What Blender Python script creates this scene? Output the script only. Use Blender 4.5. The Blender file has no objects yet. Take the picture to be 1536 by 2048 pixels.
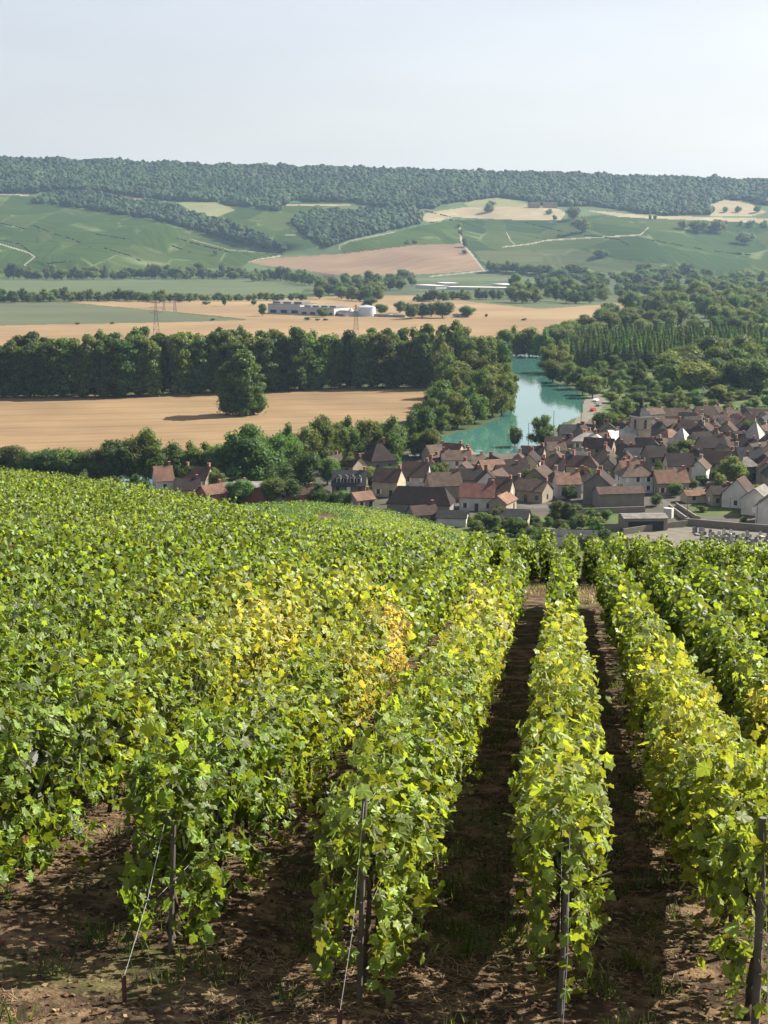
import bpy, math, random
import numpy as np
from mathutils import Vector, Matrix, noise as mnoise
random.seed(11)
RG = np.random.default_rng(7)
SC = bpy.context.scene
C = SC.collection
R = math.radians

# ------------------------------------------------------------------ camera, world, sun, exposure
F = 2958.0; PX0, PY0 = 768.0, 1024.0; CAMZ = 75.0; PITCH = math.atan(554.0 / F)
cam = bpy.data.cameras.new('camera'); cam.sensor_fit = 'VERTICAL'; cam.sensor_height = 24
cam.lens = 24 * F / 2048; cam.clip_start = 0.1; cam.clip_end = 20000
camo = bpy.data.objects.new('camera', cam); C.objects.link(camo)
camo.location = (0, 0, CAMZ); camo.rotation_euler = (math.pi / 2 - PITCH, 0, 0); SC.camera = camo
SUN_EL = R(39); SUN_AZ = math.atan2(0.89, 0.45)          # clockwise from +Y
SD = Vector((math.sin(SUN_AZ) * math.cos(SUN_EL), math.cos(SUN_AZ) * math.cos(SUN_EL), math.sin(SUN_EL)))
W = bpy.data.worlds.new('World'); SC.world = W; W.use_nodes = True
nt = W.node_tree; bg = nt.nodes['Background']
sky = nt.nodes.new('ShaderNodeTexSky'); sky.sky_type = 'NISHITA'; sky.sun_disc = False
sky.sun_elevation = SUN_EL; sky.sun_rotation = SUN_AZ; sky.altitude = 100
sky.air_density = 1.0; sky.dust_density = 2.2; sky.ozone_density = 1.6
hsv = nt.nodes.new('ShaderNodeHueSaturation'); hsv.inputs['Saturation'].default_value = 0.8; nt.links.new(sky.outputs[0], hsv.inputs['Color'])
wt = nt.nodes.new('ShaderNodeMix'); wt.data_type = 'RGBA'; wt.blend_type = 'MULTIPLY'; wt.inputs[0].default_value = 1; wt.inputs[7].default_value = (1.12, 0.995, 0.94, 1); nt.links.new(hsv.outputs[0], wt.inputs[6])
hm = nt.nodes.new('ShaderNodeMix'); hm.data_type = 'RGBA'; hm.inputs[0].default_value = 0.42; hm.inputs[7].default_value = (4.05, 4.15, 4.35, 1); nt.links.new(wt.outputs[2], hm.inputs[6])
tc = nt.nodes.new('ShaderNodeTexCoord'); mpn = nt.nodes.new('ShaderNodeMapping'); mpn.inputs['Scale'].default_value = (2.0, 2.0, 9.0); nt.links.new(tc.outputs['Generated'], mpn.inputs[0])
wn = nt.nodes.new('ShaderNodeTexNoise'); wn.inputs['Scale'].default_value = 2.2; wn.inputs['Detail'].default_value = 6; nt.links.new(mpn.outputs[0], wn.inputs['Vector'])
wr = nt.nodes.new('ShaderNodeMapRange'); wr.inputs[1].default_value = 0.35; wr.inputs[2].default_value = 0.75; wr.inputs[3].default_value = 0.97; wr.inputs[4].default_value = 1.06; nt.links.new(wn.outputs[0], wr.inputs[0])
wm = nt.nodes.new('ShaderNodeVectorMath'); wm.operation = 'SCALE'; nt.links.new(hm.outputs[2], wm.inputs[0]); nt.links.new(wr.outputs[0], wm.inputs['Scale'])
nt.links.new(wm.outputs[0], bg.inputs[0]); bg.inputs[1].default_value = 0.062
sl = bpy.data.lights.new('sun', 'SUN'); sl.energy = 5.0; sl.angle = R(0.55); sl.color = (1.0, 0.93, 0.80)
so = bpy.data.objects.new('sun', sl); C.objects.link(so); so.rotation_euler = SD.to_track_quat('Z', 'Y').to_euler()
SC.view_settings.view_transform = 'Standard'; SC.view_settings.look = 'None'
SC.view_settings.exposure = 1.5; SC.view_settings.gamma = 1.0
cy = SC.cycles; cy.max_bounces = 5; cy.diffuse_bounces = 1; cy.glossy_bounces = 2; cy.transmission_bounces = 3
cy.volume_bounces = 0; cy.transparent_max_bounces = 4; cy.use_denoising = True
cy.caustics_reflective = False; cy.caustics_refractive = False; cy.sample_clamp_indirect = 4.0

# ------------------------------------------------------------------ view geometry
sp, cp = math.sin(PITCH), math.cos(PITCH)
def ray(px, py):
    a = (np.asarray(px, float) - PX0) / F; b = (PY0 - np.asarray(py, float)) / F
    a, b = np.broadcast_arrays(a, b)
    return np.stack([a, b * sp + cp, b * cp - sp], -1)
def floor_t(px, py, z=0.0):
    d = ray(px, py); return (CAMZ - z) / -d[..., 2]
def at_floor(px, py, z=0.0):
    d = ray(px, py); t = (CAMZ - z) / -d[..., 2]
    return d * t[..., None] + np.array([0, 0, CAMZ])
def at_dist(px, py, t):
    return ray(px, py) * np.asarray(t)[..., None] + np.array([0, 0, CAMZ])
def project(P):
    P = np.asarray(P, float); x, y, z = P[..., 0], P[..., 1], P[..., 2] - CAMZ
    dep = y * cp - z * sp; up = y * sp + z * cp
    return PX0 + F * x / dep, PY0 - F * up / dep, dep
def vnoise(x, y, seed=0):
    """smooth value noise, numpy"""
    x = np.asarray(x, float) + seed * 17.13; y = np.asarray(y, float) + seed * 7.77
    xi, yi = np.floor(x), np.floor(y); xf, yf = x - xi, y - yi
    def h(a, b):
        s = np.sin(a * 127.1 + b * 311.7 + seed * 13.7) * 43758.5453
        return s - np.floor(s)
    u, v = xf * xf * (3 - 2 * xf), yf * yf * (3 - 2 * yf)
    return (h(xi, yi) * (1 - u) + h(xi + 1, yi) * u) * (1 - v) + (h(xi, yi + 1) * (1 - u) + h(xi + 1, yi + 1) * u) * v
def inpoly(px, py, poly):
    px = np.asarray(px, float); py = np.asarray(py, float); ins = np.zeros(px.shape, bool); n = len(poly)
    for i in range(n):
        x1, y1 = poly[i]; x2, y2 = poly[(i + 1) % n]
        if y1 == y2: continue
        c = ((y1 > py) != (y2 > py)) & (px < (x2 - x1) * (py - y1) / (y2 - y1) + x1)
        ins ^= c
    return ins
def nearline(px, py, pts, w, ys=1.0):
    m = np.zeros(np.shape(px), bool)
    for (x1, y1), (x2, y2) in zip(pts, pts[1:]):
        dx, dy = x2 - x1, y2 - y1; L = dx * dx + dy * dy
        t = np.clip(((px - x1) * dx + (py - y1) * dy) / L, 0, 1)
        m |= np.hypot(px - x1 - t * dx, (py - y1 - t * dy)) < w
    return m

# ------------------------------------------------------------------ object helpers
def tag(o, label=None, cat=None, group=None, kind=None):
    if label: o['label'] = label
    if cat: o['category'] = cat
    if group: o['group'] = group
    if kind: o['kind'] = kind
    return o
def np_mesh(name, V, Fa, mat, col=None, smooth=False):
    V = np.ascontiguousarray(V, np.float32); Fa = np.ascontiguousarray(Fa, np.int32)
    me = bpy.data.meshes.new(name); k = Fa.shape[1]
    me.vertices.add(len(V)); me.vertices.foreach_set('co', V.ravel())
    me.loops.add(Fa.size); me.loops.foreach_set('vertex_index', Fa.ravel())
    me.polygons.add(len(Fa)); me.polygons.foreach_set('loop_start', np.arange(len(Fa), dtype=np.int32) * k)
    me.polygons.foreach_set('use_smooth', np.full(len(Fa), smooth))
    if col is not None:
        a = me.color_attributes.new('Col', 'FLOAT_COLOR', 'POINT')
        c = np.ones((len(V), 4), np.float32); c[:, :3] = col; a.data.foreach_set('color', c.ravel())
    me.update(calc_edges=True); me.materials.append(mat)
    return me
def link(name, me, parent=None):
    o = bpy.data.objects.new(name, me); C.objects.link(o)
    if parent is not None: o.parent = parent
    return o
def empty(name, loc=(0, 0, 0), rz=0.0):
    o = bpy.data.objects.new(name, None); C.objects.link(o); o.location = loc; o.rotation_euler = (0, 0, rz); o.empty_display_size = 0.1
    return o
class MB:
    """collects boxes, bars, prisms into one mesh"""
    def __init__(s): s.v = []; s.f = []
    def add(s, vs, fs):
        b = len(s.v); s.v += [tuple(v) for v in vs]; s.f += [tuple(i + b for i in f) for f in fs]; return s
    def box(s, x0, x1, y0, y1, z0, z1):
        return s.add([(x, y, z) for z in (z0, z1) for x, y in ((x0, y0), (x1, y0), (x1, y1), (x0, y1))],
                     [(0, 3, 2, 1), (4, 5, 6, 7), (0, 1, 5, 4), (1, 2, 6, 5), (2, 3, 7, 6), (3, 0, 4, 7)])
    def bar(s, a, b, r0, r1=None, n=6):
        r1 = r0 if r1 is None else r1; a, b = Vector(a), Vector(b); q = (b - a).to_track_quat('Z', 'Y'); vs = []
        for p, r in ((a, r0), (b, r1)):
            for i in range(n):
                t = 2 * math.pi * i / n; vs.append(p + q @ Vector((r * math.cos(t), r * math.sin(t), 0)))
        return s.add(vs, [(i, (i + 1) % n, n + (i + 1) % n, n + i) for i in range(n)] + [tuple(range(n))[::-1], tuple(range(n, 2 * n))])
    def mesh(s, name, mat, smooth=False):
        me = bpy.data.meshes.new(name); me.from_pydata(s.v, [], s.f); me.materials.append(mat)
        if smooth: me.polygons.foreach_set('use_smooth', [True] * len(me.polygons))
        me.update(); return me
    def build(s, name, mat, parent=None, smooth=False): return link(name, s.mesh(name, mat, smooth), parent)

# ------------------------------------------------------------------ materials
def new_mat(name):
    m = bpy.data.materials.new(name); m.use_nodes = True; return m, m.node_tree, m.node_tree.nodes['Principled BSDF']
def N(t, typ, **kw):
    n = t.nodes.new('ShaderNode' + typ)
    for k, v in kw.items(): setattr(n, k, v)
    return n
def mix(t, a, b, f, mode='MIX'):
    n = t.nodes.new('ShaderNodeMix'); n.data_type = 'RGBA'; n.blend_type = mode
    for s, v in ((n.inputs[6], a), (n.inputs[7], b), (n.inputs[0], f)):
        if isinstance(v, (int, float)): s.default_value = v
        elif isinstance(v, tuple): s.default_value = (*v, 1)
        else: t.links.new(v, s)
    return n.outputs[2]
def ramp(t, fac, stops):
    n = t.nodes.new('ShaderNodeValToRGB'); e = n.color_ramp.elements
    while len(e) < len(stops): e.new(0.5)
    for i, (p, c) in enumerate(stops): e[i].position = p; e[i].color = (*c, 1) if isinstance(c, tuple) else (c, c, c, 1)
    t.links.new(fac, n.inputs[0]); return n.outputs[0]
def noise_tex(t, scale, detail=4, vec=None, rough=0.55, dim=None):
    n = N(t, 'TexNoise'); n.inputs['Scale'].default_value = scale; n.inputs['Detail'].default_value = detail; n.inputs['Roughness'].default_value = rough
    if vec is not None: t.links.new(vec, n.inputs['Vector'])
    return n.outputs[0]
def world_vec(t, scale=(1, 1, 1), rot=0.0):
    g = N(t, 'NewGeometry'); m = N(t, 'Mapping'); m.vector_type = 'POINT'
    m.inputs['Scale'].default_value = scale; m.inputs['Rotation'].default_value = (0, 0, rot)
    t.links.new(g.outputs['Position'], m.inputs[0]); return m.outputs[0]
def bump(t, p, h, strength, dist):
    b = N(t, 'Bump'); b.inputs['Strength'].default_value = strength; b.inputs['Distance'].default_value = dist
    t.links.new(h, b.inputs['Height']); t.links.new(b.outputs[0], p.inputs['Normal'])
def plain(name, c, rough=0.8, var=0.12, scale=1.0, metal=0.0, wrld=False, bmp=0):
    m, t, p = new_mat(name)
    vec = world_vec(t) if wrld else N(t, 'TexCoord').outputs['Object']
    n = noise_tex(t, scale, 5, vec)
    col = ramp(t, n, [(0.3, tuple(x * (1 - var) for x in c)), (0.7, tuple(min(1, x * (1 + var)) for x in c))])
    oi = N(t, 'ObjectInfo'); mm = N(t, 'MapRange'); mm.inputs[3].default_value = 1 - var; mm.inputs[4].default_value = 1 + var
    t.links.new(oi.outputs['Random'], mm.inputs[0])
    hs = N(t, 'HueSaturation'); t.links.new(col, hs.inputs['Color']); t.links.new(mm.outputs[0], hs.inputs['Value'])
    t.links.new(hs.outputs[0], p.inputs['Base Color'])
    p.inputs['Roughness'].default_value = rough; p.inputs['Metallic'].default_value = metal
    if bmp: bump(t, p, n, 0.5, bmp)
    return m
def foliage_mat(name, trans, tcol_gain, rough=0.5, spec=0.5, rnd=0.12):
    """two-sided leaf: attribute colour, part of the light passes through"""
    m, t, p = new_mat(name); out = t.nodes['Material Output']
    at = N(t, 'Attribute'); at.attribute_name = 'Col'
    oi = N(t, 'ObjectInfo'); mr = N(t, 'MapRange'); mr.inputs[3].default_value = 1 - rnd; mr.inputs[4].default_value = 1 + rnd
    t.links.new(oi.outputs['Random'], mr.inputs[0])
    mh = N(t, 'MapRange'); mh.inputs[3].default_value = 0.5 - rnd * 0.10; mh.inputs[4].default_value = 0.5 + rnd * 0.10
    w2 = N(t, 'Math', operation='FRACT'); w1 = N(t, 'Math', operation='MULTIPLY'); w1.inputs[1].default_value = 7.31
    t.links.new(oi.outputs['Random'], w1.inputs[0]); t.links.new(w1.outputs[0], w2.inputs[0]); t.links.new(w2.outputs[0], mh.inputs[0])
    hs = N(t, 'HueSaturation'); t.links.new(at.outputs['Color'], hs.inputs['Color']); t.links.new(mr.outputs[0], hs.inputs['Value']); t.links.new(mh.outputs[0], hs.inputs['Hue'])
    t.links.new(hs.outputs[0], p.inputs['Base Color']); p.inputs['Roughness'].default_value = rough
    p.inputs['Specular IOR Level'].default_value = spec
    tr = N(t, 'BsdfTranslucent'); g = mix(t, hs.outputs[0], tcol_gain, 1.0, 'MULTIPLY'); t.links.new(g, tr.inputs[0])
    ms = N(t, 'MixShader'); ms.inputs[0].default_value = trans
    t.links.new(p.outputs[0], ms.inputs[1]); t.links.new(tr.outputs[0], ms.inputs[2]); t.links.new(ms.outputs[0], out.inputs[0])
    return m
M = {}
M['vine'] = foliage_mat('vine_leaf', 0.36, (2.9, 2.45, 1.0), 0.5, 0.30, 0.0)
M['crown'] = foliage_mat('tree_leaf', 0.34, (2.6, 2.2, 0.8), 0.6, 0.2, 0.36)
M['wood_mass'] = foliage_mat('far_wood_leaf', 0.0, (1.5, 1.5, 0.8), 0.8, 0.1, 0.0)
M['bark'] = plain('bark', (0.10, 0.08, 0.06), 0.9, 0.25, 3)
M['vine_bark'] = plain('vine_bark', (0.06, 0.045, 0.03), 0.95, 0.3, 30, bmp=0.005)
M['post'] = plain('grey_post', (0.10, 0.088, 0.075), 0.75, 0.2, 14)
M['wire'] = plain('wire', (0.5, 0.5, 0.48), 0.35, 0.1, 20, metal=0.8)
M['rust'] = plain('rusty_stake', (0.10, 0.045, 0.03), 0.8, 0.3, 40)

def ground_mat(name, c1, c2, s1, s2=None, c3=None, rough=0.95, scale=(1, 1, 1), rot=0, stripes=None, bmp=0):
    m, t, p = new_mat(name); v = world_vec(t, scale, rot)
    col = ramp(t, noise_tex(t, s1, 6, v), [(0.32, c1), (0.68, c2)])
    if c3 is not None: col = mix(t, col, c3, ramp(t, noise_tex(t, s2, 5, v), [(0.5, 0.0), (0.66, 0.8)]))
    if stripes:
        ss, ang, amt, dist = stripes
        w = N(t, 'TexWave'); w.inputs['Scale'].default_value = ss; w.inputs['Distortion'].default_value = dist; w.inputs['Detail'].default_value = 2; w.inputs['Detail Scale'].default_value = 0.3
        t.links.new(world_vec(t, (1, 1, 1), ang), w.inputs[0])
        col = mix(t, col, ramp(t, w.outputs[1], [(0.35, 1.0 - amt), (0.75, 1.0 + amt * 0.3)]), 1.0, 'MULTIPLY')
        w2 = N(t, 'TexWave'); w2.inputs['Scale'].default_value = 0.0145; w2.inputs['Distortion'].default_value = 1.5; w2.inputs['Detail'].default_value = 1; w2.inputs['Detail Scale'].default_value = 0.1
        t.links.new(world_vec(t, (1, 1, 1), ang + 0.25), w2.inputs[0]); col = mix(t, col, ramp(t, w2.outputs[1], [(0.90, 1.0), (0.97, 0.84)]), 1.0, 'MULTIPLY')
        col = mix(t, col, ramp(t, noise_tex(t, 0.004, 5, world_vec(t, (1, 2.2, 1), ang), .6), [(0.35, 0.84), (0.62, 1.06)]), 1.0, 'MULTIPLY')
    t.links.new(col, p.inputs['Base Color']); p.inputs['Roughness'].default_value = rough; p.inputs['Specular IOR Level'].default_value = 0.15
    if bmp: bump(t, p, noise_tex(t, s1 * 3, 5, v), 0.6, bmp)
    return m
def plots_mat(name, c1, c2, c3, cell, rot):
    """vine plots seen from far: patches of slightly different green, thin edges, fine row grain"""
    m, t, p = new_mat(name); v = world_vec(t, (cell, cell * 0.45, 0), rot)
    vo = N(t, 'TexVoronoi'); vo.inputs['Scale'].default_value = 1; t.links.new(v, vo.inputs['Vector']); vo.inputs['Randomness'].default_value = 0.75
    sep = N(t, 'SeparateColor'); t.links.new(vo.outputs['Color'], sep.inputs[0])
    col = ramp(t, sep.outputs[0], [(0.0, c1), (0.55, c2), (1.0, c3)])
    ve = N(t, 'TexVoronoi'); ve.feature = 'DISTANCE_TO_EDGE'; ve.inputs['Scale'].default_value = 1; ve.inputs['Randomness'].default_value = 0.75; t.links.new(v, ve.inputs['Vector'])
    e = ramp(t, ve.outputs['Distance'], [(0.012, 1.0), (0.035, 0.0)])
    ec = ramp(t, noise_tex(t, 0.006, 2, world_vec(t)), [(0.42, tuple(x * 0.45 for x in c1)), (0.6, (0.13, 0.16, 0.075))])
    em = N(t, 'Math', operation='MULTIPLY'); t.links.new(e, em.inputs[0]); t.links.new(ramp(t, noise_tex(t, 0.012, 2, world_vec(t)), [(0.45, 0.0), (0.6, 0.7)]), em.inputs[1])
    col = mix(t, col, ec, em.outputs[0])
    vr = N(t, 'VectorRotate'); vr.rotation_type = 'Z_AXIS'; t.links.new(world_vec(t, (1, 1, 1), 0), vr.inputs['Vector']); am = N(t, 'Math', operation='MULTIPLY'); am.inputs[1].default_value = 1.6; t.links.new(sep.outputs[1], am.inputs[0]); t.links.new(am.outputs[0], vr.inputs['Angle'])
    mp = N(t, 'Mapping'); mp.inputs['Scale'].default_value = (0.006, 0.10, 0); t.links.new(vr.outputs[0], mp.inputs[0]); g = noise_tex(t, 1.0, 4, mp.outputs[0], 0.7)
    col = mix(t, col, ramp(t, g, [(0.32, 0.68), (0.68, 1.25)]), 1.0, 'MULTIPLY')
    t.links.new(col, p.inputs['Base Color']); p.inputs['Roughness'].default_value = 1.0; p.inputs['Specular IOR Level'].default_value = 0.0
    return m
M['meadow'] = ground_mat('meadow', (0.02296, 0.03936, 0.01312), (0.04592, 0.0656, 0.02296), 0.05, 0.015, (0.08528, 0.08528, 0.03936))
M['wheat'] = ground_mat('wheat', (0.1527, 0.1035, 0.05454), (0.2131, 0.1442, 0.07634), 0.025, 0.008, (0.1774, 0.1294, 0.07157), stripes=(0.035, R(68), 0.06, 7.0))
M['wheat_far'] = ground_mat('wheat_far', (0.1704, 0.1147, 0.05999), (0.2131, 0.1442, 0.07497), 0.012, 0.004, (0.2344, 0.1701, 0.08858), stripes=(0.012, R(80), 0.05, 6.0))
M['wheat_hill'] = ground_mat('wheat_hill', (0.142, 0.09241, 0.05589), (0.1774, 0.1147, 0.06817), 0.01, 0.004, (0.2131, 0.1478, 0.08858), stripes=(0.012, R(40), 0.06, 4.0))
M['field_green'] = ground_mat('field_green', (0.05576, 0.07544, 0.0328), (0.07216, 0.09184, 0.03936), 0.01, 0.004, (0.05904, 0.08528, 0.0328), stripes=(0.01, R(80), 0.1, 2.0))
M['field_dull'] = ground_mat('field_dull', (0.0656, 0.07872, 0.04264), (0.07872, 0.08856, 0.04723), 0.01, 0.003, (0.05248, 0.0656, 0.0328), stripes=(0.008, R(85), 0.1, 2.0))
M['stubble'] = ground_mat('stubble', (0.1692, 0.134, 0.0811), (0.2116, 0.1692, 0.1023), 0.012, 0.02, (0.2327, 0.2186, 0.1199))
M['stubble_green'] = ground_mat('stubble_green', (0.1066, 0.1226, 0.05332), (0.1493, 0.144, 0.06398), 0.012, 0.02, (0.09064, 0.1066, 0.04266))
M['plots'] = plots_mat('vine_plots', (0.02909, 0.04922, 0.01455), (0.03803, 0.06041, 0.0179), (0.05873, 0.07721, 0.02517), 0.011, R(20))
M['plots_right'] = plots_mat('vine_plots_right', (0.02461, 0.04363, 0.01678), (0.03356, 0.05481, 0.01902), (0.05034, 0.06712, 0.0235), 0.009, R(-15))
M['plots_dull'] = plots_mat('vine_plots_dull', (0.05314, 0.06712, 0.03076), (0.06153, 0.07272, 0.03356), (0.07272, 0.07831, 0.03916), 0.008, R(-10))
M['hill_scrub'] = ground_mat('hill_scrub', (0.03, 0.055, 0.02), (0.06, 0.09, 0.03), 0.02)
M['track'] = ground_mat('track', (0.1558, 0.1394, 0.1066), (0.2296, 0.205, 0.1558), 0.05)
M['town_ground'] = ground_mat('town_ground', (0.05576, 0.0492, 0.04264), (0.08528, 0.07544, 0.06232), 0.08, 0.03, (0.0328, 0.04592, 0.01968))
M['asphalt'] = ground_mat('asphalt', (0.07, 0.07, 0.072), (0.10, 0.10, 0.10), 0.3)
M['garden'] = ground_mat('garden', (0.0369, 0.0615, 0.0164), (0.0738, 0.0984, 0.0287), 0.15, 0.06, (0.1148, 0.1066, 0.0492))
M['gravel'] = ground_mat('gravel', (0.105, 0.09512, 0.07872), (0.1509, 0.1378, 0.1115), 0.4)
def soil_mat():
    m, t, p = new_mat('soil'); v = world_vec(t)
    a = noise_tex(t, 3.0, 8, v, 0.65); b = noise_tex(t, 14, 6, v, 0.7); c = noise_tex(t, 0.7, 4, v)
    col = ramp(t, a, [(0.30, (0.018, 0.013, 0.009)), (0.50, (0.060, 0.041, 0.026)), (0.72, (0.26, 0.175, 0.10))])
    col = mix(t, col, (0.26, 0.185, 0.11), ramp(t, b, [(0.54, 0.0), (0.70, 0.7)]))
    col = mix(t, col, (0.09, 0.12, 0.03), ramp(t, c, [(0.55, 0.0), (0.72, 0.55)]))
    t.links.new(col, p.inputs['Base Color']); p.inputs['Roughness'].default_value = 1.0; p.inputs['Specular IOR Level'].default_value = 0.1
    bump(t, p, b, 1.0, 0.05); return m
M['soil'] = soil_mat()
def water_mat():
    m, t, p = new_mat('river_water'); v = world_vec(t, (1, 0.5, 1))
    col = ramp(t, noise_tex(t, 0.01, 3, v), [(0.35, (0.035, 0.11, 0.095)), (0.65, (0.05, 0.14, 0.12))])
    t.links.new(col, p.inputs['Base Color']); p.inputs['Roughness'].default_value = 0.05; p.inputs['IOR'].default_value = 1.45
    n = noise_tex(t, 0.35, 3, v, 0.5); bump(t, p, n, 0.30, 0.14); return m
M['water'] = water_mat()

# ------------------------------------------------------------------ the valley and the far hill: one ray-parametrised sheet, cut into regions
Y_FOOT = 556.0
def y_top(px): return np.interp(px, [-900, 0, 200, 450, 700, 1100, 1536, 2400], [322, 324, 328, 337, 343, 354, 368, 392])
T_FOOT = float(floor_t(768, Y_FOOT)); T_TOP = T_FOOT + 1350
def surf_t(px, py):
    px, py = np.broadcast_arrays(np.asarray(px, float), np.asarray(py, float))
    s = np.clip((Y_FOOT - py) / (Y_FOOT - y_top(px)), 0, 1)
    b = (vnoise(px / 230, py / 60, 3) - 0.5) * 330 + (vnoise(px / 90, py / 30, 5) - 0.5) * 70
    t_h = T_FOOT + (T_TOP - T_FOOT) * (0.55 * s + 0.45 * s * s) + b * np.clip(s * (1 - s) * 4, 0, 1) * 0.8
    return np.where(py >= Y_FOOT, floor_t(px, np.maximum(py, Y_FOOT)), t_h)
def surf(px, py): return at_dist(px, py, surf_t(px, py))
REG = [   # name, material, polygon (later ones win)
 ('town_ground', 'town_ground', [(600,945),(860,925),(880,905),(960,893),(1100,872),(1175,840),(1215,832),(1330,826),(1700,822),(2400,822),(2400,1400),(0,1400),(-900,1400),(-900,1010),(250,995),(600,965)]),
 ('wheat_field', 'wheat', [(-900,810),(-50,796),(150,792),(430,783),(700,774),(862,776),(905,792),(900,815),(850,835),(720,860),(560,880),(470,915),(400,930),(100,935),(-900,940)]),
 ('wheat_field', 'wheat_far', [(-900,640),(0,650),(330,643),(500,640),(430,631),(280,618),(118,603),(440,601),(560,597),(700,591),(900,591),(1020,603),(1260,604),(1240,640),(1100,672),(1060,700),(700,680),(0,690),(-900,690)]),
 ('green_field', 'field_green', [(880,592),(960,596),(1260,604),(1165,612),(1085,618),(1000,610),(940,603)]),
 ('green_field', 'field_dull', [(-900,600),(0,605),(118,604),(250,617),(400,630),(488,640),(330,645),(0,651),(-900,655)]),
 ('green_field', 'field_green', [(-900,540),(0,556.5),(350,558),(500,560),(610,577),(600,590),(0,586),(-900,580)]),
 ('hill_vineyard', 'plots', [(-900,340),(0,387),(60,391),(120,410),(300,440),(400,470),(500,500),(572,508),(505,522),(480,536),(250,540),(0,548),(-900,545)]),
 ('hill_vineyard', 'plots', [(350,404),(430,400),(560,425),(572,404),(700,404),(600,425),(580,450),(590,470),(645,492),(600,500),(560,505),(500,462),(400,432)]),
 ('yellow_vineyard', 'stubble_green', [(350,403),(430,402),(470,420),(430,436),(390,428)]),
 ('hill_vineyard', 'plots', [(680,497),(700,485),(840,452),(922,437),(924,489),(830,491),(690,507)]),
 ('hill_vineyard', 'plots_right', [(915,440),(1120,438),(1200,430),(1536,446),(2400,450),(2400,556),(1536,556),(1200,545),(1000,538),(962,530),(925,488)]),
 ('hill_vineyard', 'plots_dull', [(948,502),(1155,498),(1240,520),(1350,530),(1250,546),(1000,534),(972,530)]),
 ('stubble_field', 'stubble', [(842,440),(850,426),(930,414),(1090,411),(1132,424),(1122,440),(1060,441),(990,438),(905,434),(870,446)]),
 ('stubble_field', 'stubble', [(1170,420),(1300,431),(1536,437),(2400,440),(2400,452),(1536,447),(1380,440),(1240,434)]),
 ('stubble_field', 'stubble', [(1410,420),(1425,405),(1455,400),(1500,408),(1534,424),(1500,432),(1420,432)]),
 ('stubble_field', 'stubble', [(0,388),(60,387),(60,392),(0,390)]), ('stubble_field', 'stubble', [(215,388),(340,396),(330,403),(210,394)]),
 ('stubble_field', 'stubble', [(570,408),(700,408),(700,411),(575,411)]),
 ('hill_meadow', 'stubble_green', [(925,407),(960,398),(1000,396),(1040,402),(1062,412),(940,415)]),
 ('wheat_field', 'wheat_hill', [(498,524),(560,515),(680,508),(830,490),(922,487),(942,505),(966,541),(830,549),(690,553),(610,540),(520,530)]),
 ('valley_meadow', 'garden', [(1130,735),(1180,728),(1350,740),(1350,800),(1700,796),(1700,826),(1330,832),(1215,838),(1180,800)]),
 ('valley_meadow', 'field_green', [(830,552),(960,546),(1080,545),(1085,556.5),(1000,562),(830,562)]),
 ('village_gardens', 'garden', [(900,1050),(1100,1030),(1240,1028),(1240,1075),(1225,1160),(900,1160)]),
 ('cemetery_ground', 'gravel', [(1225,1075),(1310,1058),(1420,1052),(1700,1065),(1700,1160),(1225,1160)]),
 ('valley_meadow', 'garden', [(1375,1010),(1500,1008),(1515,1022),(1470,1032),(1390,1032)]),
 ('valley_meadow', 'garden', [(1180,1000),(1290,1010),(1240,1030),(1150,1022)]),
 ('road', 'asphalt', [(1345,1012),(1362,1005),(1380,1036),(1540,1050),(1700,1056),(1700,1068),(1540,1060),(1370,1046)]),
 ('quay', 'gravel', [(1172,800),(1190,785),(1205,790),(1215,805),(1195,830),(1160,852),(1130,862),(1150,840)]),
 ('river', 'water', [(215,1000),(235,962),(315,950),(325,1000)]),
 ('river', 'water', [(1000,706),(1090,706),(1088,745),(1112,766),(1152,776),(1170,800),(1162,830),(1120,850),(1095,875),(1050,905),(950,908),(820,912),(840,890),(870,880),(910,866),(960,855),(1000,835),(1030,815),(1032,775),(1016,740)]),
]
LINES = [([(50,530),(68,514),(60,506),(20,494)],1.8),([(918,446),(922,480),(926,490),(940,505),(968,541)],2.6),([(1005,494),(1060,488),(1090,481),(1150,477),(1280,470),(1296,456)],1.5),
 ([(1012,464),(1022,482),(1030,488)],1.3),([(680,500),(678,492),(700,482),(790,464)],1.3),([(498,524),(520,518),(560,512)],1.6),([(860,553),(966,542),(1085,546)],1.5),
 ([(20,494),(0,488)],1.5),([(380,478),(460,500),(560,508)],1.0),([(570,470),(600,469)],1.0)]
PAVED = [([(1060,886),(1000,900),(940,915)],2.5),([(1340,1010),(1300,985),(1180,1020),(1040,1010)],3),([(1190,830),(1250,870),(1350,900),(1536,905)],3),([(1180,1020),(1080,960),(1060,905)],3)]
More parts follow.
